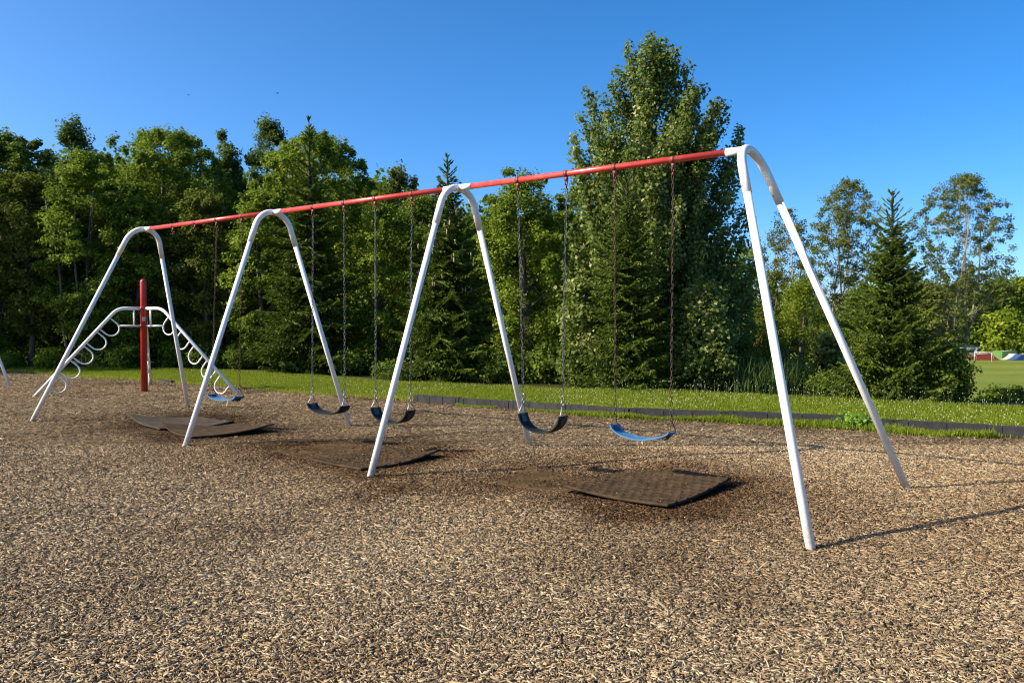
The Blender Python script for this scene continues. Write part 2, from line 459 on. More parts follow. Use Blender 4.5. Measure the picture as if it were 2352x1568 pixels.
def zmat(x, y, i):
    u_, v_ = mat_uv(x, y, i)
    z = zt(x, y) + (.020, .020, .002, .020, .000, .024)[i] + (.010, .010, .016, .010, .020, .006)[i] * fnoise(x, y, 4, i, 2)
    for (cu, cv, h, r_) in CURL[i]:
        d = np.hypot(u_ - cu, v_ - cv)
        z = z + h * np.clip(1 - d / (r_ * 2), 0, 1) ** 2
    return z

parts = [chips(2.2, 5.2, 15500, 1.0, True, 11), chips(5.2, 9.0, 9500, 1.08, True, 12), chips(9.0, 24, 3600, 1.35, False, 13)]
vo = 0; VV = []; FF = []; TT = []; WW = []; HH = []
for v_, f_, t_, w_, h_ in parts:
    HH.append(h_); VV.append(v_); FF.append(f_ + vo); TT.append(t_); WW.append(w_); vo += len(v_)
ch = npmesh('wood_chips', np.concatenate(VV), np.concatenate(FF), M['chip'], None,
            {'tint': ('FACE', np.concatenate(TT)), 'worn': ('FACE', np.concatenate(WW)), 'hue': ('FACE', np.concatenate(HH))}, False, 'stuff')
tag(ch, 'loose tan and brown wood chips covering the play area', 'wood chips')

# ------------------------------------------------------------------ rubber mats
MAT_LABEL = ['grey rubber mat farthest from the camera, its left corner curling up',
             'smooth brown rubber mat with curled corners behind the foot of the second swing leg pair',
             'half buried bumpy mat left of the third leg pair, its edges lost in mulch',
             'brown studded mat with a raised dark right corner behind the third white leg pair',
             'small brown mat sunk in mulch beside the nearest studded mat',
             'large studded brown rubber mat under the blue swing nearest the camera']
for i, q in enumerate(MATS):
    q = np.asarray(q); n = 100
    uu, vv = np.meshgrid(np.linspace(0, 1, n), np.linspace(0, 1, n), indexing='ij')
    P2 = (q[0] * ((1 - uu) * (1 - vv))[..., None] + q[3] * (uu * (1 - vv))[..., None] + q[2] * (uu * vv)[..., None] + q[1] * ((1 - uu) * vv)[..., None])
    x, y = P2[..., 0].ravel(), P2[..., 1].ravel()
    z = zmat(x, y, i) + .012
    if i in (2, 3, 4, 5):
        k = 12; hh = {5: .009, 3: .008, 4: .0015, 2: .004}[i]
        fu = uu.ravel() * k; fv = vv.ravel() * k; row = np.floor(fv)
        du = (fu + .5 * (row % 2)) % 1 - .5; dv = fv % 1 - .5
        z = z + hh * np.clip(1 - (du ** 2 + dv ** 2) / .085, 0, 1) ** .5
    top = np.stack([x, y, z], 1); bot = top.copy(); bot[:, 2] = zmat(x, y, i) - .006
    idx = np.arange(n * n).reshape(n, n)
    f1 = np.stack([idx[:-1, :-1], idx[1:, :-1], idx[1:, 1:], idx[:-1, 1:]], -1).reshape(-1, 4)
    f2 = f1[:, ::-1] + n * n
    rim = np.concatenate([idx[0, :], idx[1:, -1], idx[-1, -2::-1], idx[-2:0:-1, 0]])
    rj = np.roll(rim, -1)
    f3 = np.stack([rim, rj, rj + n * n, rim + n * n], 1)
    o = npmesh('rubber_mat', np.concatenate([top, bot]), np.concatenate([f1, f2, f3]), (M['mat_grey'], M['mat_brown'], M['mat_dusty'], M['mat_brown'], M['mat_dusty'], M['mat_brown'])[i], None, None, True)
    tag(o, MAT_LABEL[i], 'rubber mat', 'rubber mats under the swings')

# ------------------------------------------------------------------ swing frame
def arch_pts(foot_z=0.0):
    """half profile in (s, drop): from foot up to the apex; s>0 outward"""
    half = SPREAD / 2; w = .18; ang = math.atan2(half - w, RAIL_Z); turn = PI / 2 - ang; R_ = w / math.tan(turn / 2)
    arc = []
    for k in range(13):
        a = turn * k / 12                       # a = 0 at the apex
        arc.append((R_ * math.sin(a), R_ * (1 - math.cos(a))))
    return arc, ang
ARC, LEG_ANG = arch_pts()
frame = thing('swing_frame', 'long white swing frame with red top rail and four arched leg pairs', 'swing frame')
APEX = [APEX4 - U * BAY * (3 - i) + np.array([0, 0, RAIL_Z]) for i in range(4)]
kick = [-KICK, 0, 0, KICK]
FEET = []
for i in range(4):
    down = (U * kick[i] - np.array([0, 0, RAIL_Z])) / RAIL_Z      # one metre of height down the leaning plane
    def P(s, dr, sg): return APEX[i] + V * s * sg + down * dr
    pts = []
    se, de = ARC[-1]
    t_end = .37                                   # fitting ends this far below the rail
    s_end = se + (t_end - de) * math.tan(LEG_ANG)
    for sg in (-1,):
        pts.append(P(s_end, t_end, sg))
    pts += [P(s, dr, -1) for s, dr in ARC[::-1]] + [P(s, dr, 1) for s, dr in ARC[1:]] + [P(s_end, t_end, 1)]
    mb = MB(); mb.tube(pts, .0335, 20)
    # sleeves the rail plugs into
    for sg, ok in ((-1, i > 0), (1, i < 3)):
        if ok:
            mb.tube([APEX[i] + U * .02 * sg, APEX[i] + U * .175 * sg], .0300, 20)
    child(mb.build('arch_fitting', M['white_stained'] if i >= 2 else M['white']), frame)
    for sg in (-1, 1):
        s_foot = se + (RAIL_Z + .12 - de) * math.tan(LEG_ANG)
        f_ = P(s_foot, RAIL_Z + .12, sg); FEET.append(f_)
        mb = MB(); mb.tube([f_, P(s_end - .04 * math.tan(LEG_ANG), t_end - .04, sg)], .0288, 20)
        leg = mb.build('leg', M['white']); child(leg, frame)
        # bolt through the fitting
        bp = P(s_end - .055 * math.tan(LEG_ANG), t_end - .055, sg)
        n_ = -V * .5 - U * .3; n_ = n_ - down * n_.dot(down) / down.dot(down); n_ /= np.linalg.norm(n_)
        mb = MB(); mb.tube([bp + n_ * .030, bp + n_ * .0375], .006, 8)
        child(mb.build('bolt', M['dark_ring']), frame)
for i in range(3):
    mb = MB(); mb.tube([APEX[i] + U * .16, APEX[i + 1] - U * .16], .0258, 20)
    child(mb.build('top_rail', M['red_rail']), frame)
HANG = [.25, .432, .600, .785]
def hangpos(bay, k): return APEX[bay] + U * BAY * HANG[k]
for bay in range(3):
    for k in range(4):
        p = hangpos(bay, k)
        mb = MB()
        mb.tube([p + U * -.020, p + U * .020], .0285, 16)                                # clamp band round the rail
        mb.box(p + np.array([0, 0, -.043]), .030, .018, .040, (U, V, np.array([0, 0, 1.])))
        ring = [p + np.array([0, 0, -.078]) + V * .017 * math.cos(a) + np.array([0, 0, .022 * math.sin(a)]) for a in np.linspace(0, 2 * PI, 13)[:-1]]
        mb.tube(ring, .0052, 6, closed=True)
        mb.tube([p + np.array([0, 0, -.094]), p + np.array([0, 0, -.125])], [.010, .007], 8)
        child(mb.build('hanger', M['hanger']), frame)

# ------------------------------------------------------------------ swings
UP = np.array([0, 0, 1.])
def chain_mesh(a, b_, mb, pitch=.0345, r=.0027):
    L = np.linalg.norm(b_ - a); n = max(1, int(round(L / pitch))); d = (b_ - a) / L; st = L / n
    s0 = np.cross(d, UP if abs(d[2]) < .9 else U); s0 = V - d * V.dot(d); s0 /= np.linalg.norm(s0); s1 = np.cross(d, s0)
    tw = random.uniform(0, PI)
    for i in range(n):
        c_ = a + d * st * (i + .5) + s0 * random.gauss(0, .0012) + s1 * random.gauss(0, .0012)
        ang = tw + (i % 2) * PI / 2 + .25 * math.sin(i * .13 + tw)
        w = s0 * math.cos(ang) + s1 * math.sin(ang)
        hl = st / 2 + .0045; hw = .0080
        pts = [c_ + d * hl * sy + w * sx for sx, sy in ((hw * .6, 1), (hw, .55), (hw, -.55), (hw * .6, -1), (-hw * .6, -1), (-hw, -.55), (-hw, .55), (-hw * .6, 1))]
        mb.tube(pts, r, 5, closed=True)

def swing(label, top_l, top_r, a_mid, half, z_end, z_low, seat_mat, chain_mat, ring_mat, rust, ofs=0.0, width=.135, roll=0.0, pw=2.1, pwr=2.1, dzr=0.0):
    """a_mid/half: seat centre and half span along U measured from APEX4"""
    base = APEX4 + U * a_mid + V * ofs
    t = thing('belt_swing', label, 'swing', 'belt swings hanging from the red rail', (base[0], base[1], z_low))
    n, mcols = 36, 6
    ss = np.linspace(-1, 1, n)
    prof = [(half * math.sin(s * PI / 2 * .92) / math.sin(PI / 2 * .92), z_low + (z_end + (dzr if s > 0 else 0) - z_low) * (abs(s) ** (pw if s < 0 else pwr))) for s in ss]
    vs = []; th = .011
    for side in (0, 1):
        for j, (a, z) in enumerate(prof):
            j0, j1 = max(j - 1, 0), min(j + 1, n - 1)
            tx, tz = prof[j1][0] - prof[j0][0], prof[j1][1] - prof[j0][1]; l = math.hypot(tx, tz)
            nx_, nz_ = -tz / l, tx / l
            for k in range(mcols):
                w = (k / (mcols - 1) - .5) * width
                lift = .006 * (2 * abs(k / (mcols - 1) - .5)) ** 2
                o_ = (th / 2 if side == 0 else -th / 2) + lift
                vs.append(base + U * (a + nx_ * o_) + V * (w + roll * a) + np.array([0, 0, z + nz_ * o_]))
    idx = np.arange(n * mcols).reshape(n, mcols); N0 = n * mcols
    f1 = np.stack([idx[:-1, :-1], idx[1:, :-1], idx[1:, 1:], idx[:-1, 1:]], -1).reshape(-1, 4)
    rim = np.concatenate([idx[0, :], idx[1:, -1], idx[-1, -2::-1], idx[-2:0:-1, 0]]); rj = np.roll(rim, -1)
    fs = np.concatenate([f1, f1[:, ::-1] + N0, np.stack([rj, rim, rim + N0, rj + N0], 1)])
    vs = np.array(vs); vs[:, 2] -= 0
    seat = npmesh('seat', vs, fs, seat_mat, None, None, False)
    for p in seat.data.polygons: p.use_smooth = True
    es = seat.modifiers.new('split', 'EDGE_SPLIT'); es.split_angle = math.radians(50)
    child(seat, t)
    for sgn, top in ((-1, top_l), (1, top_r)):
        e = base + U * (half * sgn) + V * (roll * half * sgn) + UP * (z_end + (dzr if sgn > 0 else 0))
        k_ = n // 9
        a0, z0 = prof[k_ if sgn < 0 else n - 1 - k_]
        mid_in = base + U * a0 + V * (roll * a0) + UP * z0
        tdir = (mid_in - e); tdir /= np.linalg.norm(tdir)
        nrm_in = np.cross(tdir, V) * 1.0
        if nrm_in[2] < 0: nrm_in = -nrm_in
        # plate riveted to the end
        for inner in (1, -1):
            mb = MB(); c_ = e + tdir * .055 + nrm_in * inner * .0085 + UP * .004
            mb.box(c_, .058, .062, .006, (tdir, V, nrm_in))
            child(mb.build('seat_plate', M['plate'] if inner > 0 else M['plate_dark'], bevel=.002, smooth=False), t)
        ringtop = e + UP * .082 - U * .012 * sgn
        mb = MB()
        w_ = width * .40
        mb.tube([e - V * w_ + tdir * .012, e - V * w_ * .75 + UP * .020, ringtop - V * .010, ringtop + UP * .006, ringtop + V * .010, e + V * w_ * .75 + UP * .020, e + V * w_ + tdir * .012], .0042, 8)
        mb.tube([e - V * w_ + tdir * .012, e + V * w_ + tdir * .012], .005, 8)
        child(mb.build('triangle_ring', ring_mat), t)
        mb = MB()
        lo = ringtop + UP * .004; nlink = 2
        hw2 = .014
        for q in range(nlink):                                     # S-hooks / shackles
            c_ = lo + UP * (.024 + .040 * q)
            ringp = [c_ + (V if q % 2 == 0 else U) * hw2 * math.cos(a) + UP * .026 * math.sin(a) for a in np.linspace(0, 2 * PI, 11)[:-1]]
            mb.tube(ringp, .0042, 6, closed=True)
        child(mb.build('connector', ring_mat), t)
        mb = MB(); chain_mesh(top - UP * .118, lo + UP * (.040 * nlink + .006), mb)
        child(mb.build('chain', chain_mat), t)
    return t
swing('blue belt swing on rusty chains at the far left bay', hangpos(0, 2), hangpos(0, 3), -6.74, .262, .418, .352, M['seat_blue'], M['chain_rust'], M['dark_ring'], 1, 0, .14, .10)
swing('black belt swing at left of the middle bay, beside a white back leg', hangpos(1, 0), hangpos(1, 1), -4.79, .268, .418, .318, M['seat_black'], M['chain'], M['ring'], 0, 0, .14, .05)
swing('dark belt swing partly behind the third front leg', hangpos(1, 2), hangpos(1, 3), -3.78, .250, .435, .290, M['seat_green'], M['chain'], M['ring'], 0, 0, .14, .05)
swing('deeply sagging black belt swing in front of a white back leg, right bay', hangpos(2, 0), hangpos(2, 1), -1.885, .222, .505, .345, M['seat_green'], M['chain'], M['ring'], 0, 0, .14, .03)
swing('wide shallow blue belt swing nearest the right end frame', hangpos(2, 2), hangpos(2, 3), -.882, .270, .472, .368, M['seat_blue'], M['chain_rust'], M['dark_ring'], 1, 0, .14, .0, 1.9, 1.35, -.022)

# ------------------------------------------------------------------ loop climber
PX, PY = -7.0, 15.96
cl = thing('loop_climber', 'red post climber with three white sloping loop ladders', 'climber', None, (PX, PY, 0))
base = np.array([PX, PY, float(zt(PX, PY))])
mb = MB()
hp = 2.14
pr = [(-.1, .0605), (hp - .06, .0605), (hp - .03, .057), (hp - .010, .042), (hp, .020), (hp + .003, .002)]
mb.tube([base + UP * z for z, r in pr], [r for z, r in pr], 24)
child(mb.build('post', M['red_post']), cl)
for z in (1.585, 1.255):
    mb = MB(); mb.tube([base + UP * (z - .028), base + UP * (z + .028)], .068, 24)
    for a in (0, 2.1, 4.2):
        d_ = np.array([math.cos(a + .3), math.sin(a + .3), 0]); mb.box(base + UP * z + d_ * .078, .02, .03, .04, (d_, np.cross(UP, d_), UP))
    child(mb.build('collar', M['red_dark']), cl)
mb = MB(); d_ = -base / np.linalg.norm(base * [1, 1, 0]) * [1, 1, 0]; sd = np.cross(UP, d_)
stv = []
for j in range(5):
    a = (j / 4 - .5) * 1.0
    for z in (1.345, 1.425):
        stv.append(base + (d_ * math.cos(a) + sd * math.sin(a)) * .0622 + UP * z)
mb.add(stv, [(2 * j, 2 * j + 2, 2 * j + 3, 2 * j + 1) for j in range(4)])
child(mb.build('sticker', M['sticker']), cl)
feet = [np.array([-8.58, 14.95, 0]), np.array([-4.88, 15.12, 0]), np.array([-7.74, 17.95, 0])]
for ft in feet:
    ft[2] = float(zt(ft[0], ft[1])) - .06
    out = (ft - base) * [1, 1, 0]; Lr = np.linalg.norm(out); out = out / Lr
    zt_, rb = 1.585, .45
    bendp = base + out * rb + UP * zt_
    dirn = (ft - bendp); Ld = np.linalg.norm(dirn); dirn /= Ld
    pts = [base + out * .05 + UP * zt_]
    bl = .14
    p0 = bendp - out * bl; p2 = bendp + dirn * bl
    for k in range(9):
        t_ = k / 8; pts.append((1 - t_) ** 2 * p0 + 2 * t_ * (1 - t_) * bendp + t_ ** 2 * p2)
    pts.append(ft)
    mb = MB(); mb.tube(pts, .030, 14); child(mb.build('rail', M['white']), cl)
    inn = np.cross(dirn, np.cross(out, UP)); inn = inn / np.linalg.norm(inn)
    if inn[2] > 0: inn = -inn
    Luse = Ld - .42; first = None
    for k in range(5):
        c0 = bendp + dirn * (.36 + k * (Ld - .72) / 4.3)
        hw, dep = .135, .30
        U0 = []
        U0.append(c0 - dirn * hw); U0.append(c0 - dirn * hw + inn * (dep - hw))
        for a in np.linspace(0, PI, 9)[1:-1]:
            U0.append(c0 - dirn * hw * math.cos(a) + inn * (dep - hw + hw * math.sin(a)))
        U0.append(c0 + dirn * hw + inn * (dep - hw)); U0.append(c0 + dirn * hw)
        mb = MB(); mb.tube(U0, .0135, 10); child(mb.build('loop_rung', M['white']), cl)
        if k == 0: first = U0
    zl = 1.255
    tgt = min(first, key=lambda p: abs(p[2] - zl) + .4 * np.linalg.norm((p - base)[:2]))
    mb = MB(); mb.tube([base + out * .05 + UP * zl, np.array([tgt[0], tgt[1], zl])], .0165, 10); child(mb.build('lower_bar', M['white']), cl)
    mb = MB(); mb.tube([base + out * .17 + UP * zl, base + out * .17 + UP * zt_], .0165, 10); child(mb.build('upright', M['white']), cl)

# second play frame, all but one leg outside the picture on the left
f2 = thing('arched_play_frame', 'white leaning leg of another play frame at the left edge', 'play frame', None, (-10.31, 17.26, 0))
a0 = np.array([-10.29, 17.22, -.08]); ap = np.array([-11.35, 17.6, 2.2]); b0 = np.array([-12.4, 18.0, -.1])
for q in (a0, b0):
    mb = MB(); mb.tube([q, ap + (q - ap) * .12], .029, 16); child(mb.build('leg', M['white']), f2)
mb = MB()
pts = []
for k in range(13):
    t_ = k / 12; p0 = ap + (a0 - ap) * .16; p2 = ap + (b0 - ap) * .16
    pts.append((1 - t_) ** 2 * p0 + 2 * t_ * (1 - t_) * (ap + UP * .12) + t_ ** 2 * p2)
mb.tube(pts, .0335, 16); child(mb.build('arch_fitting', M['white']), f2)
mb = MB(); mb.tube([ap + np.array([0, 0, .03]), ap + np.array([-2.4, -2.0, .03])], .026, 16); child(mb.build('top_rail', M['red_rail']), f2)
for sx in (.0, .45):
    q = np.array([-2.4, -2.0, 0]) + ap + np.array([0, 0, .03])
for q in (np.array([-13.2, 14.7, -.1]), np.array([-14.6, 16.3, -.1])):
    mb = MB(); mb.tube([q, ap + np.array([-2.4, -2.0, .0])], .029, 16); child(mb.build('leg', M['white']), f2)

# ------------------------------------------------------------------ border timbers
BP = [(-1.63, 14.02), (-.83, 13.48), (-.03, 12.95), (.81, 12.32), (1.65, 11.70), (2.87, 11.20), (4.22, 10.64)]
BP2 = [(4.40, 10.47), (5.62, 9.78), (6.75, 9.10), (7.9, 8.42)]
segs = list(zip(BP[:-1], BP[1:])) + list(zip(BP2[:-1], BP2[1:])) + [((-13.5, 23.0), (-11.9, 21.75)), ((-8.05, 19.05), (-7.45, 18.42))]
BL = ['charcoal border timber at the far left end of the row, behind the middle swings',
      'second charcoal timber from the row end, left of the white back leg',
      'charcoal border timber behind the foot of the third back leg',
      'charcoal border timber in the grass behind the sagging black swing',
      'charcoal border timber behind the blue swing, ending at a dark joint',
      'charcoal border timber running behind the nearest front leg',
      'charcoal border timber just right of the leafy weed, behind the last back leg',
      'grass fringed charcoal timber at the right edge of the photo',
      'charcoal timber past the grassy right corner', 'charcoal timber farthest right, beyond the bank',
      'thin grey timber in the grass behind the left climber ladder', 'short grey timber behind the red climber post']
for i, (a, b_) in enumerate(segs):
    if i in (8, 9): continue
    a = np.array([*a, 0.]); b_ = np.array([*b_, 0.])
    d_ = b_ - a; L = np.linalg.norm(d_); d_ /= L; s_ = np.cross(UP, d_)
    gap = .006
    zc = float(zt((a[0] + b_[0]) / 2, (a[1] + b_[1]) / 2))
    h_ = .13 if i < 10 else .05
    mid = (a + b_) / 2; mid[2] = zc - .03 + (h_ + .06) / 2 - .03 + random.uniform(-.006, .006)
    mb = MB(); mb.box(mid, L - gap * 2, .085, h_ + .06, (d_, s_, UP))
    # moulded ribs along the face and the pegs' caps on top
    for k in range(4):
        mb.box(mid + d_ * (k / 3 - .5) * (L - .16) - s_ * .0445, .03, .008, h_ + .04, (d_, s_, UP))
    o = mb.build('border_timber', M['board'], bevel=.010, smooth=False)
    tag(o, BL[i], 'timber edging', 'border timbers between mulch and lawn')
    for k in (-.32, .32):
        c_ = mid + d_ * L * k + UP * (h_ + .06) / 2
        mb = MB(); mb.tube([c_ - UP * .01, c_ + UP * .006], .018, 10)
        child(mb.build('peg_cap', M['dark_ring']), o)

# ------------------------------------------------------------------ grass
def blades(x, y, h, w, tint, r, lean=.35):
    n = len(x); az = r.random(n) * 2 * PI
    l = r.normal(0, lean, n); la = r.random(n) * 2 * PI
    z = zt(x, y) - .004
    sx, sy = np.cos(az) * w / 2, np.sin(az) * w / 2
    mx, my = np.cos(la) * l * h * .35, np.sin(la) * l * h * .35
    p0 = np.stack([x - sx, y - sy, z], 1); p1 = np.stack([x + sx, y + sy, z], 1)
    p2 = np.stack([x + mx + sx * .8, y + my + sy * .8, z + h * .55], 1)
    p3 = np.stack([x + mx - sx * .8, y + my - sy * .8, z + h * .55], 1)
    p4 = np.stack([x + mx * 3, y + my * 3, z + h * np.cos(np.clip(l, -1, 1))], 1)
    p5 = p4 + np.stack([sx * .15, sy * .15, 0 * x], 1)
    vs = np.stack([p0, p1, p2, p3, p5, p4], 1).reshape(-1, 3)
    b_ = (np.arange(n) * 6)[:, None]
    f = np.concatenate([b_ + np.array([[0, 1, 2, 3]]), b_ + np.array([[3, 2, 4, 5]])])
    return vs, f, np.tile(tint, 2)
def cat_meshes(lst):
    vo = 0; a, b_, c_ = [], [], []
    for v_, f_, t_ in lst:
        a.append(v_); b_.append(f_ + vo); c_.append(t_); vo += len(v_)
    return np.concatenate(a), np.concatenate(b_), np.concatenate(c_)
r = np.random.default_rng(21)
N = 520000
x = r.uniform(-17, 10.5, N); y0 = y_edge(x); y1 = np.maximum(y_crest(x) + .7, y0 + .5)
y = y0 + (y1 - y0) * r.random(N)
keep = r.random(N) < (y1 - y0) / 5.2
x, y, y0 = x[keep], y[keep], y0[keep]
e = y - y0
pxx = CX + FPX * x / y
hgt = (.028 + .040 * r.random(len(x))) * (1 + .35 * fnoise(x, y, 1.6, 8, 3)) * (1 + .5 * np.clip((y - y_crest(x) + .5), 0, 1))
tint = np.clip(.42 + .20 * fnoise(x, y, 1.9, 9, 4) + r.normal(0, .16, len(x)), 0, .8)
dry = (e < .35 + .2 * fnoise(x, y, 3, 2, 2)) & (x < -1.6) & (r.random(len(x)) < .55)
tint = np.where(dry, r.uniform(.82, 1, len(x)), tint)
tint = np.where(r.random(len(x)) < .05, r.uniform(.8, .95, len(x)), tint)
g1 = blades(x, y, hgt, .008 + .005 * r.random(len(x)), tint, r)
# tufts creeping over the mulch in front of the timbers
x = r.uniform(-.9, 9, 26000); fr = np.clip(fnoise(x, x * 0, 3.3, 5, 3) + .55, 0, 1.5) * (.12 + .022 * np.clip(x, 0, 9))
y = y_edge(x) - .07 - r.random(len(x)) ** 1.4 * fr * 1.6
k = (fr > .05)
x, y = x[k], y[k]
g2 = blades(x, y, (.03 + (.036 + .012 * np.clip(x, 0, 8)) * r.random(len(x))) * (1 + .5 * fnoise(x, y, 5, 4, 2)), .007 + .004 * r.random(len(x)), np.clip(r.normal(.55, .15, len(x)), 0, .8), r, .6)
vs, fs, tt = cat_meshes([g1, g2])
gr = npmesh('grass', vs, fs, M['grass'], None, {'tint': ('FACE', tt)}, False, 'stuff')
tag(gr, 'short sunlit lawn grass along the bank', 'grass')
# clover flowers: little octahedra
N = 7000
x = r.uniform(-17, 10.5, N); y0 = y_edge(x); y1 = y_crest(x) + .4
y = y0 + .15 + (y1 - y0) * r.random(N)
keep = (r.random(N) < np.clip((y1 - y0) / 5.2, 0, 1)) & (fnoise(x, y, 1.2, 6, 3) + .15 * r.normal(0, 1, N) > -.12) & (CX + FPX * x / y > 820 + 250 * r.normal(0, 1, N))
x, y = x[keep], y[keep]; n = len(x)
z = zt(x, y) + .055 + .045 * r.random(n); s = .005 + .005 * r.random(n)
oc = np.array([(1, 0, 0), (0, 1, 0), (-1, 0, 0), (0, -1, 0), (0, 0, 1), (0, 0, -1)], float)
vs = (np.stack([x, y, z], 1)[:, None, :] + oc[None] * s[:, None, None]).reshape(-1, 3)
tri = np.array([(0, 1, 4), (1, 2, 4), (2, 3, 4), (3, 0, 4), (1, 0, 5), (2, 1, 5), (3, 2, 5), (0, 3, 5)])
fs = ((np.arange(n) * 6)[:, None, None] + tri[None]).reshape(-1, 3)
cf = npmesh('clover_flowers', vs, fs, M['clover'], None, {'tint': ('FACE', np.repeat(r.random(n), 8))}, True, 'stuff')
tag(cf, 'white clover heads dotting the lawn', 'clover')

# tall seeding stems along the top of the bank and reeds beyond it
x = r.uniform(1.5, 9.5, 260); y = y_crest(x) + r.uniform(-.25, .7, 260)
h = r.uniform(.10, .30, 260)
st = blades(x, y, h, np.full(260, .006), r.uniform(.2, .8, 260), r, .15)
n = len(x); zt0 = zt(x, y) + h * .97
hd = (np.stack([x, y, zt0], 1)[:, None, :] + (oc * [.006, .006, .012])[None]).reshape(-1, 3)
so = npmesh('seeding_stems', st[0], st[1], M['reed'], None, {'tint': ('FACE', st[2])}, False, 'stuff')
tag(so, 'thin tall stems with pale heads along the top of the bank', 'tall grass')
sh = npmesh('flower_heads', hd, ((np.arange(n) * 6)[:, None, None] + tri[None]).reshape(-1, 3), M['clover'], so, {'tint': ('FACE', np.repeat(r.random(n), 8))}, True)
sh['kind'] = 'stuff'
N = 1600
d = r.uniform(15.8, 18.2, N); px = r.uniform(1690, 1830, N) + r.normal(0, 12, N)
x = wx(px, d); y = d
h = r.uniform(.3, .80, N)
rd = blades(x, y, h, .012 + .008 * r.random(N), np.clip(r.normal(.28, .2, N), 0, 1), r, .45)  # low tint mean paints the reeds as if standing in shade
ro = npmesh('reeds', rd[0], rd[1], M['reed'], None, {'tint': ('FACE', rd[2])}, False, 'stuff')
tag(ro, 'tall green reeds below the cottonwood at the bank edge', 'reeds')

# ------------------------------------------------------------------ foliage builders
def unit(v): return v / (np.linalg.norm(v, axis=-1, keepdims=True) + 1e-9)
def leafquads(c_, nrm, size, asp, r):
    n = len(c_)
    a = unit(r.normal(0, 1, (n, 3))); t = unit(a - nrm * (a * nrm).sum(1, keepdims=True)); s = np.cross(nrm, t)
    L = size[:, None] / 2; W = L * asp
    fold = nrm * (size * .12)[:, None]
    vs = np.stack([c_ - t * L, c_ + s * W + fold, c_ + t * L, c_ - s * W + fold], 1).reshape(-1, 3)
    return vs, np.arange(4 * n).reshape(-1, 4)

def limbs(mb, base, top, R_, targets, tr, r, n_limb, start=.25):
    """tapered trunk with limbs running out to clump centres"""
    H = top[2] - base[2]
    ph = r.random() * 6
    def tp(t): return base + (top - base) * t + np.array([math.sin(ph + t * 5), math.cos(ph * 1.7 + t * 4), 0]) * .02 * H * math.sin(PI * min(t, 1))
    ts = np.linspace(0, .93, 12)
    mb.tube([tp(t) for t in ts], [tr * (1 - .93 * t) ** .8 * (1.25 if t == 0 else 1) + .006 for t in ts], 8)
    if len(targets) == 0: return
    pick = r.choice(len(targets), min(n_limb, len(targets)), replace=False)
    for i in pick:
        g = targets[i]; hz = np.linalg.norm((g - base)[:2])
        zb = max(base[2] + start * H * .6, g[2] - hz * r.uniform(.6, 1.2)); t = np.clip((zb - base[2]) / H, .08, .9)
        a = tp(t); mid = (a + g) / 2 + np.array([0, 0, .08 * hz]) + r.normal(0, .04 * hz + .01, 3)
        q = [(1 - s) ** 2 * a + 2 * s * (1 - s) * mid + s * s * g for s in np.linspace(0, 1, 6)]
        r0 = min(tr * (1 - .9 * t) * .5, .012 + .02 * np.linalg.norm(g - a))
        mb.tube(q, list(np.linspace(r0, .006, 6)), 5, caps=False)

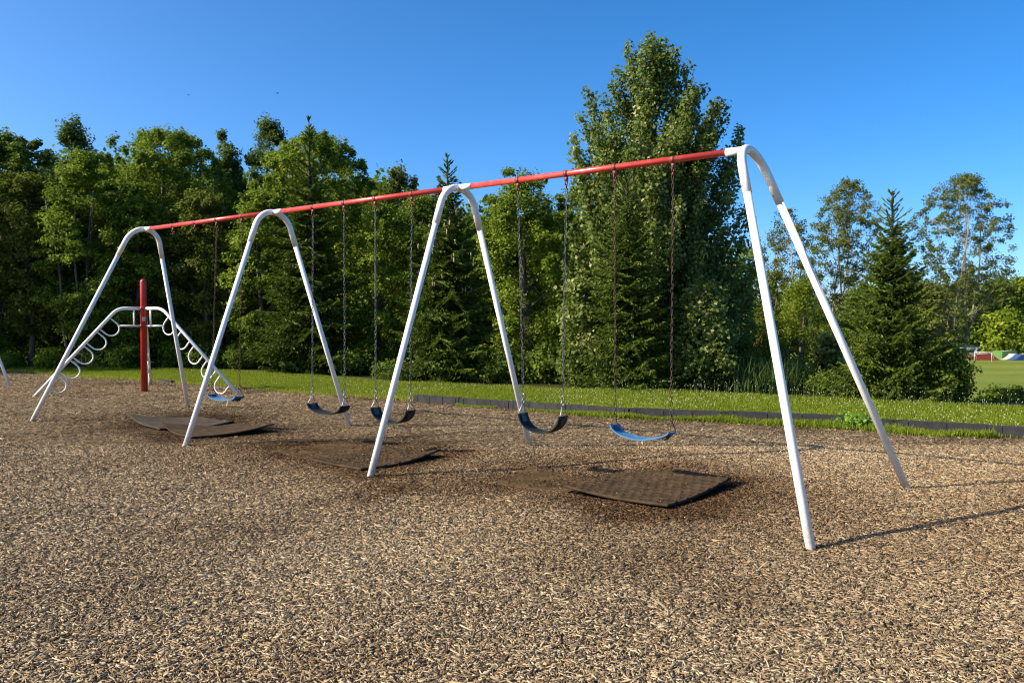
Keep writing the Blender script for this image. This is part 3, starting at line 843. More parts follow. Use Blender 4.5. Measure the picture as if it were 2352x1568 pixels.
def broadleaf(name, label, cat, px, d, top_py, hw_px, bot_py, mat, barkm, nleaf, leaf, seed, p=.75, q=.65, clump=.42, nclump=60, flat=.75,
              group=None, asp=.62, upbias=.6, trunk=.09, stems=1, lean=0.0, z_base=None, nl=22, inner=.25, shell=2.2, spray=8, spr=.52, hang=0.0, yscale=1.0, squash_py=None, tips=0, prof='ovoid', tipr=.5, tipz=1.0):
    r = np.random.default_rng(seed)
    x0 = wx(px, d); y0_ = d; z0 = float(zt(x0, y0_)) if z_base is None else z_base
    top = wz(top_py, d); bot = max(wz(bot_py, d), z0 + .05); R_ = hw_px / FPX * d
    H = top - bot
    t = thing(name, label, cat, group, (x0, y0_, z0))
    h = r.random(nclump) ** .9
    if prof == 'column': pf = lambda h: np.clip(1 - np.clip(h, 0, .99) ** 5, 0, 1) ** .8 * (.86 + .14 * np.clip(h / .3, 0, 1))
    else: pf = lambda h: np.clip(np.sin(PI * np.clip(h, .02, .985) ** p), 0, 1) ** q
    f = pf(h)
    rr = np.sqrt(r.uniform(inner, 1, nclump)) * np.maximum(R_ * f - clump * .55, .03)
    az = r.random(nclump) * 2 * PI
    cc = np.stack([x0 + rr * np.cos(az) + lean * h * H, y0_ + rr * np.sin(az) * yscale, bot + h * (H - clump * flat * .8)], 1)
    if tips:
        ha = r.uniform(.5, .97, tips); fa = pf(ha)
        aa = r.random(tips) * 2 * PI
        ct = np.stack([x0 + R_ * fa * np.cos(aa) * .95 + lean * ha * H, y0_ + R_ * fa * np.sin(aa) * .95, bot + ha * H + r.uniform(-.1, .12, tips)], 1)
        cc = np.concatenate([cc, ct])
    nc = len(cc)
    crr = clump * r.uniform(.65, 1.25, nc); ctint = r.normal(0, .13, nc)
    fz = np.full(nc, flat)
    if tips: crr[-tips:] *= tipr; fz[-tips:] *= tipz
    # sprays inside clumps
    ns = nc * spray
    ci = np.repeat(np.arange(nc), spray)
    dv = unit(r.normal(0, 1, (ns, 3))) * (r.random(ns) ** (1 / shell))[:, None]
    if hang: dv[:, 2] -= np.abs(dv[:, 2]) * hang
    sc_ = cc[ci] + dv * crr[ci][:, None] * np.stack([np.ones(ns), np.ones(ns), fz[ci]], 1)
    per = max(1, nleaf // ns)
    li = np.repeat(np.arange(ns), per); n = len(li)
    ld = r.normal(0, .55, (n, 3)); ld *= (np.minimum(1, 1.3 / (np.linalg.norm(ld, axis=1) + 1e-6)))[:, None]
    fl_ = fz[ci[li]] if not hang else np.full(n, 1.2)
    lp = sc_[li] + ld * (crr[ci[li]] * spr)[:, None] * np.stack([np.ones(n), np.ones(n), fl_], 1)
    out = unit(lp - np.array([x0, y0_, bot + H * .45]))
    nrm = unit(.55 * dv[li] + .4 * out + upbias * np.array([0, 0, 1]) + r.normal(0, .62, (n, 3)))
    vs, fs = leafquads(lp, nrm, leaf * r.uniform(.65, 1.3, n), asp, r)
    tint = np.clip(.45 + ctint[ci[li]] + r.normal(0, .15, n), 0, 1)
    cr = npmesh('crown', vs, fs, mat, None, {'tint': ('FACE', tint)}, False)
    child(cr, t)
    mb = MB()
    for k in range(stems):
        off = np.array([r.normal(0, .22 * (stems > 1)), r.normal(0, .15 * (stems > 1)), -.15])
        b_ = np.array([x0, y0_, z0]) + off
        tpv = np.array([x0 + lean * H * .9 + off[0] * 3 * (stems > 1), y0_ + off[1] * 3, top - .12 * H * (1 + (stems > 1) * r.random())])
        limbs(mb, b_, tpv, R_, cc, trunk, r, nl // stems)
    child(mb.build('trunk', barkm), t)
    return t

def spruce(label, px, d, top_py, hw_px, bot_py, mat, seed, group='spruces at the edge of the wood', levels=34, perlev=7, shape=.85, droop=.28, dens=1.0, cones=0, spire=.12, z_base=None, skirt=1.0, seg=.11, name='spruce'):
    r = np.random.default_rng(seed)
    x0 = wx(px, d); z0 = float(zt(x0, d)) if z_base is None else z_base
    top = wz(top_py, d); bot = wz(bot_py, d); R_ = hw_px / FPX * d; H = top - bot
    t = thing(name, label, 'spruce', group, (x0, d, z0))
    mb = MB(); mb.tube([np.array([x0, d, z0 - .1]), np.array([x0 + .02, d, bot + H * .6]), np.array([x0, d, top - .25 * (H / 6)]), np.array([x0, d, top])], [.018 * H + .02, .010 * H, .012, .006], 8)
    C, D_, S, TN = [], [], [], []
    tipsl = []
    for lv in range(levels):
        h = (lv + r.uniform(-.6, .6)) / levels; h = min(max(h, 0), .985)
        nb = perlev if h < 1 - spire else 4
        a0 = r.random() * 6.28
        for k in range(nb):
            h = float(np.clip((lv + r.uniform(-.9, .9)) / levels, 0, .985))
            L = R_ * (1 - h) ** shape * (r.uniform(.55, 1.15) if h < 1 - spire else r.uniform(.5, 1.3)) + .03
            if h < .08: L *= skirt * (.8 + .2 * h / .08)
            az = a0 + 2 * PI * k / nb + r.normal(0, .2)
            o = np.array([math.cos(az), math.sin(az), 0]); sd = np.array([-o[1], o[0], 0])
            rise = 1.15 * max(0, (h - .58) / .42) - droop * (1 - h) * .9 + r.normal(0, .07)
            bz = bot + h * H
            m = max(3, int(L / .06 * dens))
            tt = (np.arange(m) + r.random(m)) / m
            tt = .08 + .92 * tt
            pos = np.array([x0, d, bz]) + o * (tt * L)[:, None] + UP * ((rise * tt + .22 * tt ** 3 * (1 if h < .8 else .3)) * L)[:, None]
            q = [np.array([x0, d, bz]) + o * s * L + UP * (rise * s + .22 * s ** 3) * L for s in (0, .35, .7, 1)]
            mb.tube(q, [.006 + .006 * L, .005 + .003 * L, .004, .002], 4, caps=False)
            tipsl.append(q[-1])
            # main shoot
            C.append(pos); D_.append(np.tile(o + UP * (rise + .1), (m, 1)) + r.normal(0, .12, (m, 3))); S.append(np.full(m, seg * 1.1))
            # lateral shoots, longest half way out, hanging a little
            if h < 1 - spire * .7:
                for sg in (-1, 1):
                    ll = .42 * L * np.clip(1.05 - tt, .08, .8) * r.uniform(.6, 1.2, m) + .03
                    ns = np.maximum(1, (ll / (seg * .62)).astype(int))
                    for j in range(int(ns.max())):
                        k2 = ns > j
                        fr = ((j + .5) / ns)[k2]
                        l2 = ll[k2] * fr
                        hang = r.uniform(.15, .75, k2.sum()) * (1 - h)
                        dirv = sd * sg * .8 + o * .55
                        pp = pos[k2] + dirv * l2[:, None] - UP * (hang * l2 * (.6 + fr))[:, None]
                        C.append(pp); D_.append(np.tile(dirv, (k2.sum(), 1)) - UP * (hang * 1.4)[:, None] + r.normal(0, .22, (k2.sum(), 3))); S.append(np.full(k2.sum(), seg))
    C = np.concatenate(C); D_ = unit(np.concatenate(D_)); S = np.concatenate(S) * r.uniform(.7, 1.25, len(C))
    n = len(C)
    a = unit(r.normal(0, 1, (n, 3)) + np.array([0, 0, .8])); s = unit(np.cross(D_, a))
    L2 = (S / 2)[:, None]; W = L2 * .34
    vs = np.stack([C - D_ * L2, C + s * W, C + D_ * L2, C - s * W], 1)
    s2 = np.cross(D_, s)
    vs2 = np.stack([C - D_ * L2, C + s2 * W, C + D_ * L2, C - s2 * W], 1)
    V_ = np.concatenate([vs, vs2]).reshape(-1, 3)
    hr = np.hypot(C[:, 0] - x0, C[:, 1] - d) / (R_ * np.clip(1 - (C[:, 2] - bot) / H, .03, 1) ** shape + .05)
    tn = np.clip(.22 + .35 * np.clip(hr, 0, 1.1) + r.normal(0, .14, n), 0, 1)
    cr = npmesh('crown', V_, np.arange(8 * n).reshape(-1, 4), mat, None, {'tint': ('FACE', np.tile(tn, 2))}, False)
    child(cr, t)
    child(mb.build('trunk', M['bark_dark']), t)
    if cones:
        cm = None
        front = [q for q in tipsl if q[1] < d + .1 and bot + .42 * H < q[2] < bot + .86 * H]
        for i in range(cones):
            q = front[r.integers(len(front))]; f_ = r.uniform(.55, .95)
            p_ = np.array([x0 + (q[0] - x0) * f_, d + (q[1] - d) * f_ - .08, q[2] - .05])
            if cm is None:
                mb = MB(); zz = np.linspace(0, -.13, 7); mb.tube([np.array([0, 0, z]) for z in zz], [.004, .014, .018, .018, .016, .011, .003], 8)
                co = mb.build('cone', M['cone']); cm = co
            else:
                co = cm.copy(); COL.objects.link(co)
            co.parent = t; co.location = p_ - np.array(t.location)
    return t

# ------------------------------------------------------------------ the wood, left to right
B = broadleaf
G1 = 'broadleaf trees of the left wood'
B('broadleaf_tree', 'dark broad tree at the left edge of the photo', 'tree', 0, 25.5, 300, 150, 800, M['deep'], M['bark_dark'], 46000, .105, 101, 1.0, .42, .46, 150, .7, G1, trunk=.14, tips=30)
B('broadleaf_tree', 'tall tree with lobed tufted tops rising behind the left wood', 'tree', 168, 30, 280, 84, 620, M['bluish'], M['bark'], 15000, .11, 102, .9, .6, .36, 52, 1.1, G1, trunk=.13, inner=.35)
B('multi_stem_tree', 'slender tree with pale bare stems left of the climber', 'tree', 195, 24, 352, 105, 790, M['maple'], M['bark'], 30000, .09, 103, .85, .5, .34, 120, .55, G1, trunk=.042, stems=4, nl=12, tips=14)
B('maple_tree', 'broad leafy maple standing behind the far end of the red rail', 'tree', 378, 27, 300, 172, 800, M['maple'], M['bark'], 62000, .10, 104, 1.15, .42, .42, 230, .6, G1, trunk=.15, tips=100, tipr=.38, tipz=2.2)
B('broadleaf_tree', 'thin dark leaning treetop left of the taller tuft', 'tree', 530, 32, 294, 46, 560, M['bluish'], M['bark_dark'], 9000, .115, 105, .7, .6, .34, 36, 1.0, G1, trunk=.10, lean=-.05, inner=.4)
B('broadleaf_tree', 'tall dark tuft of tree with sky gaps beside the bright round tree', 'tree', 622, 32, 276, 62, 560, M['bluish'], M['bark_dark'], 12000, .115, 106, 1.1, .5, .34, 44, 1.0, G1, trunk=.12, inner=.4)
B('maple_tree', 'bright yellow green rounded tree behind the tall spruce spire', 'tree', 725, 26.5, 308, 158, 760, M['bright'], M['bark'], 62000, .095, 107, 1.05, .46, .40, 220, .6, G1, trunk=.15, tips=80, tipr=.38, tipz=2.2)
B('poplar_tree', 'pale pointed treetops peeking above the middle of the rail', 'tree', 925, 28, 378, 66, 760, M['sparse'], M['bark_pale'], 12000, .10, 108, .8, .5, .28, 60, 1.5, G1, trunk=.08, tips=14)
B('locust_tree', 'bright green feathery tree between the two dark spruces', 'tree', 872, 22.5, 462, 120, 850, M['bright'], M['bark'], 34000, .075, 109, .95, .45, .32, 130, .6, G1, trunk=.09, tips=32, tipr=.38, tipz=2.2)
B('broadleaf_tree', 'shaded bushy tree behind the middle swing chains', 'tree', 965, 24.5, 435, 95, 860, M['deep'], M['bark_dark'], 20000, .09, 110, .9, .45, .38, 80, .7, G1, trunk=.1)
B('broadleaf_tree', 'leafy tree right of the third arch with a rounded crown', 'tree', 1210, 22, 396, 125, 870, M['maple'], M['bark'], 46000, .078, 111, .9, .42, .34, 170, .7, G1, trunk=.12, tips=26)
B('broadleaf_tree', 'dark green tree filling the gap left of the cottonwood', 'tree', 1335, 24, 428, 88, 870, M['deep'], M['bark'], 24000, .082, 112, .95, .42, .34, 100, .7, G1, trunk=.1, tips=10)
B('broadleaf_tree', 'leafy tree with lit sprays directly behind the red post top', 'tree', 315, 24.6, 455, 100, 800, M['maple'], M['bark'], 30000, .085, 113, .9, .45, .34, 120, .6, G1, trunk=.08, tips=20, tipr=.4, tipz=1.8)
B('broadleaf_tree', 'leafy tree behind the first bay swing chains, below the maple', 'tree', 478, 25.0, 440, 105, 810, M['olive'], M['bark'], 32000, .085, 114, .9, .45, .36, 120, .6, G1, trunk=.09, tips=20, tipr=.4, tipz=1.8)
B('broadleaf_tree', 'dim leafy tree at the left shoulder of the tall spruce', 'tree', 598, 24.2, 430, 88, 820, M['maple'], M['bark'], 24000, .085, 115, .9, .45, .34, 100, .6, G1, trunk=.08, tips=14, tipr=.4, tipz=1.8)
B('broadleaf_tree', 'leafy tree at the left edge in front of the dark tree', 'tree', 70, 24.4, 400, 95, 760, M['olive'], M['bark'], 26000, .09, 116, .9, .45, .36, 110, .6, G1, trunk=.08, tips=16, tipr=.4, tipz=1.8)
spruce('tall dark spruce with a bare spire behind the middle bay', 712, 21.8, 268, 175, 872, M['needle_lit'], 201, levels=50, perlev=8, shape=1.15, droop=.48, spire=.26, cones=0, seg=.13, dens=1.2)
spruce('cone laden spruce behind the third arch, spire above the rail', 1028, 19.2, 355, 170, 895, M['needle_lit'], 202, levels=48, perlev=8, shape=.98, droop=.46, cones=60, spire=.16, seg=.11, dens=1.3)

# the big cottonwood, its stems and its leaf tufts
def cottonwood(label, px, d, tips, base_py, mat, seed, nfill=70, leaf=.080):
    """tips: silhouette leaders as (px, py, forward offset); the rest fill the crown"""
    r = np.random.default_rng(seed)
    x0 = wx(px, d); z0 = float(zt(x0, d)); top = wz(min(t[1] for t in tips), d); H = top - z0
    t = thing('cottonwood_tree', label, 'tree', None, (x0, d, z0))
    L = [(wx(a, d), d + o, wz(b_, d)) for a, b_, o in tips]
    R_ = 2.02
    for k in range(nfill):
        rho = R_ * math.sqrt(r.uniform(.02, .92)); az = r.uniform(0, 2 * PI)
        zmax = top - 2.6 * (rho / R_) ** 1.7
        z = z0 + (zmax - z0) * (1 - .80 * r.random() ** 1.25)
        if r.random() < .75 and math.sin(az) > .2: az = -az
        L.append((x0 + rho * math.cos(az), d + rho * math.sin(az) * .85, z))
    trunk = MB()
    tz = np.linspace(z0 - .15, top - 1.4, 12)
    tp = [np.array([x0 + .05 * math.sin(z * 1.1), d + .06 * math.cos(z * .9), z]) for z in tz]
    trunk.tube(tp, list(np.linspace(.14, .02, 12)), 9)
    C, RR, TT = [], [], []
    for (x, y, z) in L:
        tip = np.array([x, y, z]); rho = math.hypot(x - x0, y - d)
        zb = max(z0 + .3, z - .55 - 1.15 * rho - r.uniform(.2, .7)); a = np.array([x0, d, zb])
        mid = np.array([x0 + (x - x0) * .72, d + (y - d) * .72, zb + (z - zb) * .38])
        q = [(1 - s) ** 2 * a + 2 * s * (1 - s) * mid + s * s * tip for s in np.linspace(0, 1, 9)]
        trunk.tube(q, list(np.linspace(.012 + .012 * (z - zb), .004, 9)), 5, caps=False)
        m = max(3, int((z - zb) / .17)); tn = r.normal(0, .09)
        for j in range(m):
            s = .30 + .70 * (j + r.random() * .6) / m
            if s > 1: s = 1
            p = (1 - s) ** 2 * a + 2 * s * (1 - s) * mid + s * s * tip
            rad = (.125 + .27 * (1 - s) ** .8) * r.uniform(.75, 1.2)
            C.append(p + r.normal(0, .22, 3) * rad); RR.append(rad); TT.append(tn)
    C = np.array(C); RR = np.array(RR); TT = np.array(TT)
    n_per = np.maximum(16, (RR ** 1.6 * 680).astype(int)); li = np.repeat(np.arange(len(C)), n_per); n = len(li)
    off = unit(r.normal(0, 1, (n, 3))) * (r.random(n) ** .5)[:, None]
    lp = C[li] + off * RR[li][:, None] * np.array([1, 1, 1.25])
    out = unit(C[li] - np.array([x0, d, z0 + H * .45]))
    nrm = unit(.45 * off + .30 * out + r.normal(0, .62, (n, 3)) + np.array([0, 0, .25]))
    vs, fs = leafquads(lp, nrm, leaf * r.uniform(.6, 1.25, n), .9, r)
    tint = np.clip(.42 + TT[li] + r.normal(0, .22, n), 0, 1)
    child(npmesh('crown', vs, fs, mat, None, {'tint': ('FACE', tint)}), t)
    child(trunk.build('trunk', M['bark']), t)
    return t
cottonwood('towering silvery green cottonwood behind the right bay', 1505, 18.2,
    [(1492, 88, 0), (1478, 100, -.3), (1508, 98, .1), (1448, 128, .2), (1535, 128, -.4), (1415, 150, .1), (1585, 200, .2), (1432, 108, -.2), (1462, 130, -.5), (1522, 104, -.3), (1551, 120, .1), (1575, 168, -.3), (1402, 182, 0), (1345, 200, 0), (1380, 235, -.4), (1330, 250, .2), (1610, 198, 0), (1642, 240, .1),
     (1618, 262, -.5), (1668, 238, 0), (1698, 288, 0), (1312, 318, 0), (1318, 300, .3), (1355, 300, -.7), (1690, 330, -.3), (1320, 395, .2), (1335, 430, -.5), (1700, 395, .2), (1722, 492, 0), (1700, 470, -.4), (1745, 590, .2), (1720, 600, -.5), (1738, 660, 0),
     (1310, 520, .1), (1290, 600, -.2), (1300, 690, .2), (1285, 760, -.3), (1292, 830, -.4), (1735, 740, -.3), (1725, 800, -.5)],
    900, M['poplar'], 301, 84)
B('cottonwood_sucker', 'pale leafy cottonwood sucker hanging left of the small dark spruce', 'tree', 1335, 17.2, 640, 62, 900, M['poplar'], M['bark'], 5600, .078, 302, .6, .5, .26, 36, 1.1, None, .95, .25, .04, nl=12)
spruce('young dark spruce standing in front of the cottonwood', 1438, 16.3, 402, 124, 905, M['needle_lit'], 203, levels=44, perlev=8, shape=.66, droop=.32, spire=.18, seg=.10, dens=1.2)
B('leafy_shrub', 'light green leafy shrub at the foot of the cottonwood', 'shrub', 1610, 16.6, 640, 95, 915, M['poplar'], M['bark'], 12000, .072, 303, .7, .5, .28, 70, 1.0, None, .95, .25, .03, nl=14)

# right side beyond the bank
G2 = 'thin poplars beyond the bank'
for lab, px, d, tp, hw, bt, n, sd, ln, ncl in (
        ('thin wispy poplar just right of the cottonwood', 1735, 33, 540, 40, 800, 2400, 401, 0, 80),
        ('sparse poplar seen between the two legs of the nearest frame', 1805, 38, 475, 66, 800, 10500, 402, .02, 190),
        ('sparse tall poplar behind the right back leg', 1925, 40, 412, 98, 800, 27000, 403, .05, 380),
        ('spreading sparse poplar at right with open branches against sky', 2190, 40, 400, 118, 760, 30000, 404, .06, 400)):
    B('poplar_tree', lab, 'tree', px, d, tp, hw, bt, M['sparse'], M['bark_pale'], n, .085, sd, .95, .42, .22, ncl, .8, G2, .75, .3, .075, 3, ln, None, 90, .02, 1.6, 7, .7)
B('willow_tree', 'soft bright green willow seen through the nearest leg pair', 'tree', 1845, 27, 625, 98, 900, M['bright'], M['bark'], 18000, .085, 405, .6, .5, .34, 80, .9, None, .35, .4, .08, hang=.4)
B('broadleaf_tree', 'dull dark tree behind the small right spruce, left side', 'tree', 1975, 31, 668, 92, 900, M['deep'], M['bark_dark'], 11000, .11, 406, .55, .5, .42, 60, .7, None)
B('broadleaf_tree', 'olive leafy tree low between the cottonwood and the nearest front leg', 'tree', 1785, 30, 612, 72, 900, M['olive'], M['bark'], 15000, .09, 409, .85, .45, .32, 90, .8, None, tips=12, tipr=.4, tipz=1.8)
B('broadleaf_tree', 'olive leafy tree showing over the right shoulder of the stout spruce', 'tree', 2100, 32, 640, 80, 900, M['olive'], M['bark'], 15000, .10, 410, .85, .45, .34, 90, .8, None, tips=12, tipr=.4, tipz=1.8)
B('dead_limbed_tree', 'brownish tree with pinkish bare limbs right of the small spruce', 'tree', 2140, 30, 650, 88, 890, M['sparse'], M['bark_pink'], 7000, .11, 407, .5, .5, .36, 60, .7, None, nl=40, trunk=.09, stems=2)
B('poplar_sapling', 'yellow green sapling with round leaves between the nearest legs', 'sapling', 1905, 20, 770, 52, 925, M['poplar'], M['bark'], 4200, .085, 408, .6, .5, .24, 36, 1.0, None, .9, .3, .03, nl=10)
spruce('stout young spruce on the bank right of the nearest leg', 2046, 14.4, 438, 148, 952, M['needle_lit'], 204, levels=54, perlev=9, shape=.84, droop=.10, spire=.24, seg=.08, dens=1.7)
B('dark_shrub', 'dense dark shrub leaning out at the right foot of the spruce', 'shrub', 2172, 14.2, 785, 70, 955, M['deep'], M['bark_dark'], 12000, .06, 501, .7, .45, .24, 70, .8, None, .6, .4, .03)
B('low_shrub', 'low dark bramble mound at the right edge of the lawn', 'shrub', 2312, 15.6, 886, 62, 985, M['deep'], M['bark_dark'], 7000, .06, 502, .8, .45, .20, 46, .7, None, .6, .5, .02, z_base=-.45)
B('low_shrub', 'low dark bramble in the dip between spruce and field', 'shrub', 2215, 16.6, 925, 48, 985, M['deep'], M['bark_dark'], 4200, .06, 503, .8, .45, .2, 36, .7, None, .6, .5, .02, z_base=-.5)
for i, (px, d, tp, hw, lab) in enumerate(((1815, 17.0, 835, 50, 'dark bush right of the reeds, behind the nearest front leg'),
                                          (1890, 16.3, 862, 56, 'low dark bush left of the stout spruce'),
                                          (1700, 17.5, 770, 50, 'dim bush between cottonwood foot and reeds'))):
    B('dark_shrub', lab, 'shrub', px, d, tp, hw, 930, M['deep'], M['bark_dark'], 7000, .06, 510 + i, .7, .45, .26, 50, .8, 'dark bushes behind the bank', .6, .4, .03)

# undergrowth under the left wood
US = [(20, 24.0, 812, 34, 'bright'), (115, 23.6, 800, 30, 'bright'), (232, 24.0, 800, 55, 'maple'), (290, 23.6, 780, 44, 'maple'), (480, 24.2, 790, 60, 'deep'),
      (385, 24.5, 775, 50, 'maple'), (560, 24.0, 780, 50, 'deep'), (815, 21.2, 800, 58, 'deep'), (905, 19.9, 828, 46, 'deep'), (1160, 18.6, 800, 60, 'deep'), (1255, 18.4, 790, 50, 'deep')]
UL = ['small bright bush at the left edge of the lawn', 'bright green bush left of the sloping ladder foot', 'leafy bush behind the left loop ladder', 'leafy bush left of the red post', 'dark bush right of the right loop ladder top',
      'leafy bush right of the red post', 'dark bush behind the first blue swing', 'dark bush at the right foot of the tall spruce', 'low dark bush left of the cone laden spruce', 'dark bush right of the cone laden spruce', 'dark bush behind the sagging black swing']
for i, (px, d, tp, hw, mt) in enumerate(US):
    B('undergrowth_shrub', UL[i], 'shrub', px, d, tp, hw, 905 if d < 22 else 868, M[mt], M['bark_dark'], 4200, .085, 520 + i, .8, .45, .27, 30, .75, 'bushes under the wood', .6, .5, .03, nl=8)

# ------------------------------------------------------------------ the wood's dim interior: one uncountable mass
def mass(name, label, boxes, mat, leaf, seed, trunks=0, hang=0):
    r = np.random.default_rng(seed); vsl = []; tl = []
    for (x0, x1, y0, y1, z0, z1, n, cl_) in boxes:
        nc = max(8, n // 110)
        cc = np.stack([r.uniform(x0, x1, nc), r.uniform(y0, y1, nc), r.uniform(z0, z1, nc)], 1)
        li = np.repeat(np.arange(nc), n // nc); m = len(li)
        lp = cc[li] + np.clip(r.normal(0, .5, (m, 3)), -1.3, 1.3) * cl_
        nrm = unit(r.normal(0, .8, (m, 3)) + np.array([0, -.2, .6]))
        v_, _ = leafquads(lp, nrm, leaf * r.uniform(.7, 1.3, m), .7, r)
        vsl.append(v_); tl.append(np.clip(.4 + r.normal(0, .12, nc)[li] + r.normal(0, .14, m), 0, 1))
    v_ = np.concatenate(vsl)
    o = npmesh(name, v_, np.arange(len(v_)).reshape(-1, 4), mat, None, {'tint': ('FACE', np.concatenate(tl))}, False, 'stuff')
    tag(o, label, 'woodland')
    return o
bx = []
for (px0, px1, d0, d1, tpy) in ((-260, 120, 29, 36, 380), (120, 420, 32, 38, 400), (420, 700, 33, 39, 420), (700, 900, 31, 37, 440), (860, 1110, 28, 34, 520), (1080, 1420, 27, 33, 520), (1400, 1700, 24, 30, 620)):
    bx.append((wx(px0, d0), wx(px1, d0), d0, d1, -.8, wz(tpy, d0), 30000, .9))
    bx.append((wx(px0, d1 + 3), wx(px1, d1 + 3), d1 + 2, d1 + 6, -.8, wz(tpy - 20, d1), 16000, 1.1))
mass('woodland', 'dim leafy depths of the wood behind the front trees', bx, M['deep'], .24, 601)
# far wood past the field
fw = []
for (px0, px1, tpy, n) in ((1640, 1800, 690, 5000), (1800, 1990, 672, 6000), (1980, 2160, 660, 6000), (2150, 2460, 652, 12000)):
    fw.append((wx(px0, 215), wx(px1, 215), 215, 240, -6.5, wz(tpy, 215), n, 2.6))
mass('far_wood', 'distant wood closing off the playing field', fw, M['deep'], 1.0, 602)
G3 = 'trees past the playing field'
for i, (px, d, tp, hw, mt, lab) in enumerate((
        (2168, 205, 655, 42, 'deep', 'distant dark tree just right of the dead limbed tree'),
        (2222, 200, 632, 44, 'deep', 'distant rounded tree behind the teal fence screen'),
        (2290, 203, 622, 46, 'deep', 'tallest distant tree right of the sparse poplar'),
        (2352, 204, 630, 44, 'maple', 'distant tree cut by the right edge of the photo'),
        (2312, 184, 704, 56, 'bright', 'bright weeping tree overhanging the blue ramp'),
        (2222, 190, 715, 36, 'deep', 'dim low tree behind the red ramp'))):
    B('field_tree', lab, 'tree', px, d, tp, hw, 800 if mt != 'bright' else 808, M[mt], M['bark'], 7000, .75, 610 + i, .62, .5, 2.4, 60, .75, G3, .7, .5, .45, z_base=-6.5, hang=.4 if mt == 'bright' else 0)
# trees outside the picture on the left which shade the wood's flank
for i, (x_, y_, h_, r_) in enumerate(((-18.6, 22.6, 7.6, 2.8), (-23.5, 23.0, 9.0, 3.2))):
    B('shade_tree', ('tall tree outside the left edge, nearest the lawn', 'tallest tree outside the left edge, deep in the wood')[i],
      'tree', CX + FPX * x_ / y_, y_, HZ - (h_ - CAM_Z) / y_ * FPX, r_ / y_ * FPX, HZ - (1.0 - CAM_Z) / y_ * FPX, M['deep'], M['bark_dark'], 16000, .17, 630 + i, .62, .5, .8, 70, .75, 'trees outside the left edge', trunk=.2)

# ------------------------------------------------------------------ leafy weed between two timbers
wc = np.array([4.30, 10.40, float(zt(4.30, 10.40))])
wd = thing('leafy_weed', 'bright broad leaved weed growing between two border timbers', 'weed', None, tuple(wc))
r = np.random.default_rng(77); n = 420
lp = wc + np.stack([r.normal(0, .13, n), r.normal(0, .09, n), np.abs(r.normal(0, .10, n)) + .015], 1)
vs, fs = leafquads(lp, unit(r.normal(0, .6, (n, 3)) + np.array([-.2, -.3, .8])), .055 * r.uniform(.6, 1.4, n), .5, r)
child(npmesh('leaves', vs, fs, M['weed'], None, {'tint': ('FACE', r.random(n))}), wd)
mb = MB()
for k in range(14): mb.tube([wc - UP * .02, wc + UP * .06 + r.normal(0, .03, 3), lp[k]], [.004, .003, .002], 5)
child(mb.build('stem', M['weed']), wd)

# ------------------------------------------------------------------ far side of the field
FZ, FD = -6.5, 168.0
def fx(px, d=FD): return wx(px, d)
# orig px -> sheet px factor
s9 = .91875
def ramp_thing(label, px0, px1, ptop0, ptop1, h, depth, d, mface, mside, curved=False):
    x0, x1, t0, t1 = (wx(p * s9, d) for p in (px0, px1, ptop0, ptop1))
    t = thing('skate_ramp', label, 'skate ramp', 'skate ramps beyond the field', ((x0 + x1) / 2, d, FZ))
    n = 10 if curved else 1
    mb = MB(); prof = []
    for k in range(n + 1):
        f = k / n; prof.append((x0 + (t0 - x0) * f, h * (f ** 2 if curved else f)))
    prof2 = [(t1, h), (x1, 0)]
    pts = prof + prof2
    fr = [np.array([x, d, FZ + z]) for x, z in pts]; bk = [np.array([x, d + depth, FZ + z]) for x, z in pts]
    m_ = len(pts)
    mb.add(fr + bk, [tuple(range(m_))[::-1]])
    child(mb.build('front_panel', mside, smooth=False), t)
    mb = MB(); mb.add(fr + bk, [(k, k + 1, m_ + k + 1, m_ + k) for k in range(m_ - 1)])
    child(mb.build('deck', mface, smooth=False), t)
    mb = MB(); mb.tube([fr[n] + UP * .04, fr[n + 1] + UP * .04], .05, 6); child(mb.build('coping', M['steel']), t)
ramp_thing('red box ramp with sloping sides behind the goal', 2429, 2500, 2443, 2481, 1.25, 3.5, 174, M['ramp_dark'], M['ramp_red'])
ramp_thing('green sided ramp with a pale curved face', 2506, 2548, 2506.5, 2540, 1.75, 3.5, 178, M['ramp_green'], M['ramp_green'])
ramp_thing('white curved quarter ramp against the green box', 2510, 2550, 2538, 2545, 1.25, 2.0, 175, M['ramp_white'], M['ramp_white'], True)
ramp_thing('blue ramp at the right edge of the photo', 2530, 2620, 2555, 2600, 1.2, 3.0, 173, M['ramp_blue'], M['ramp_blue'], True)
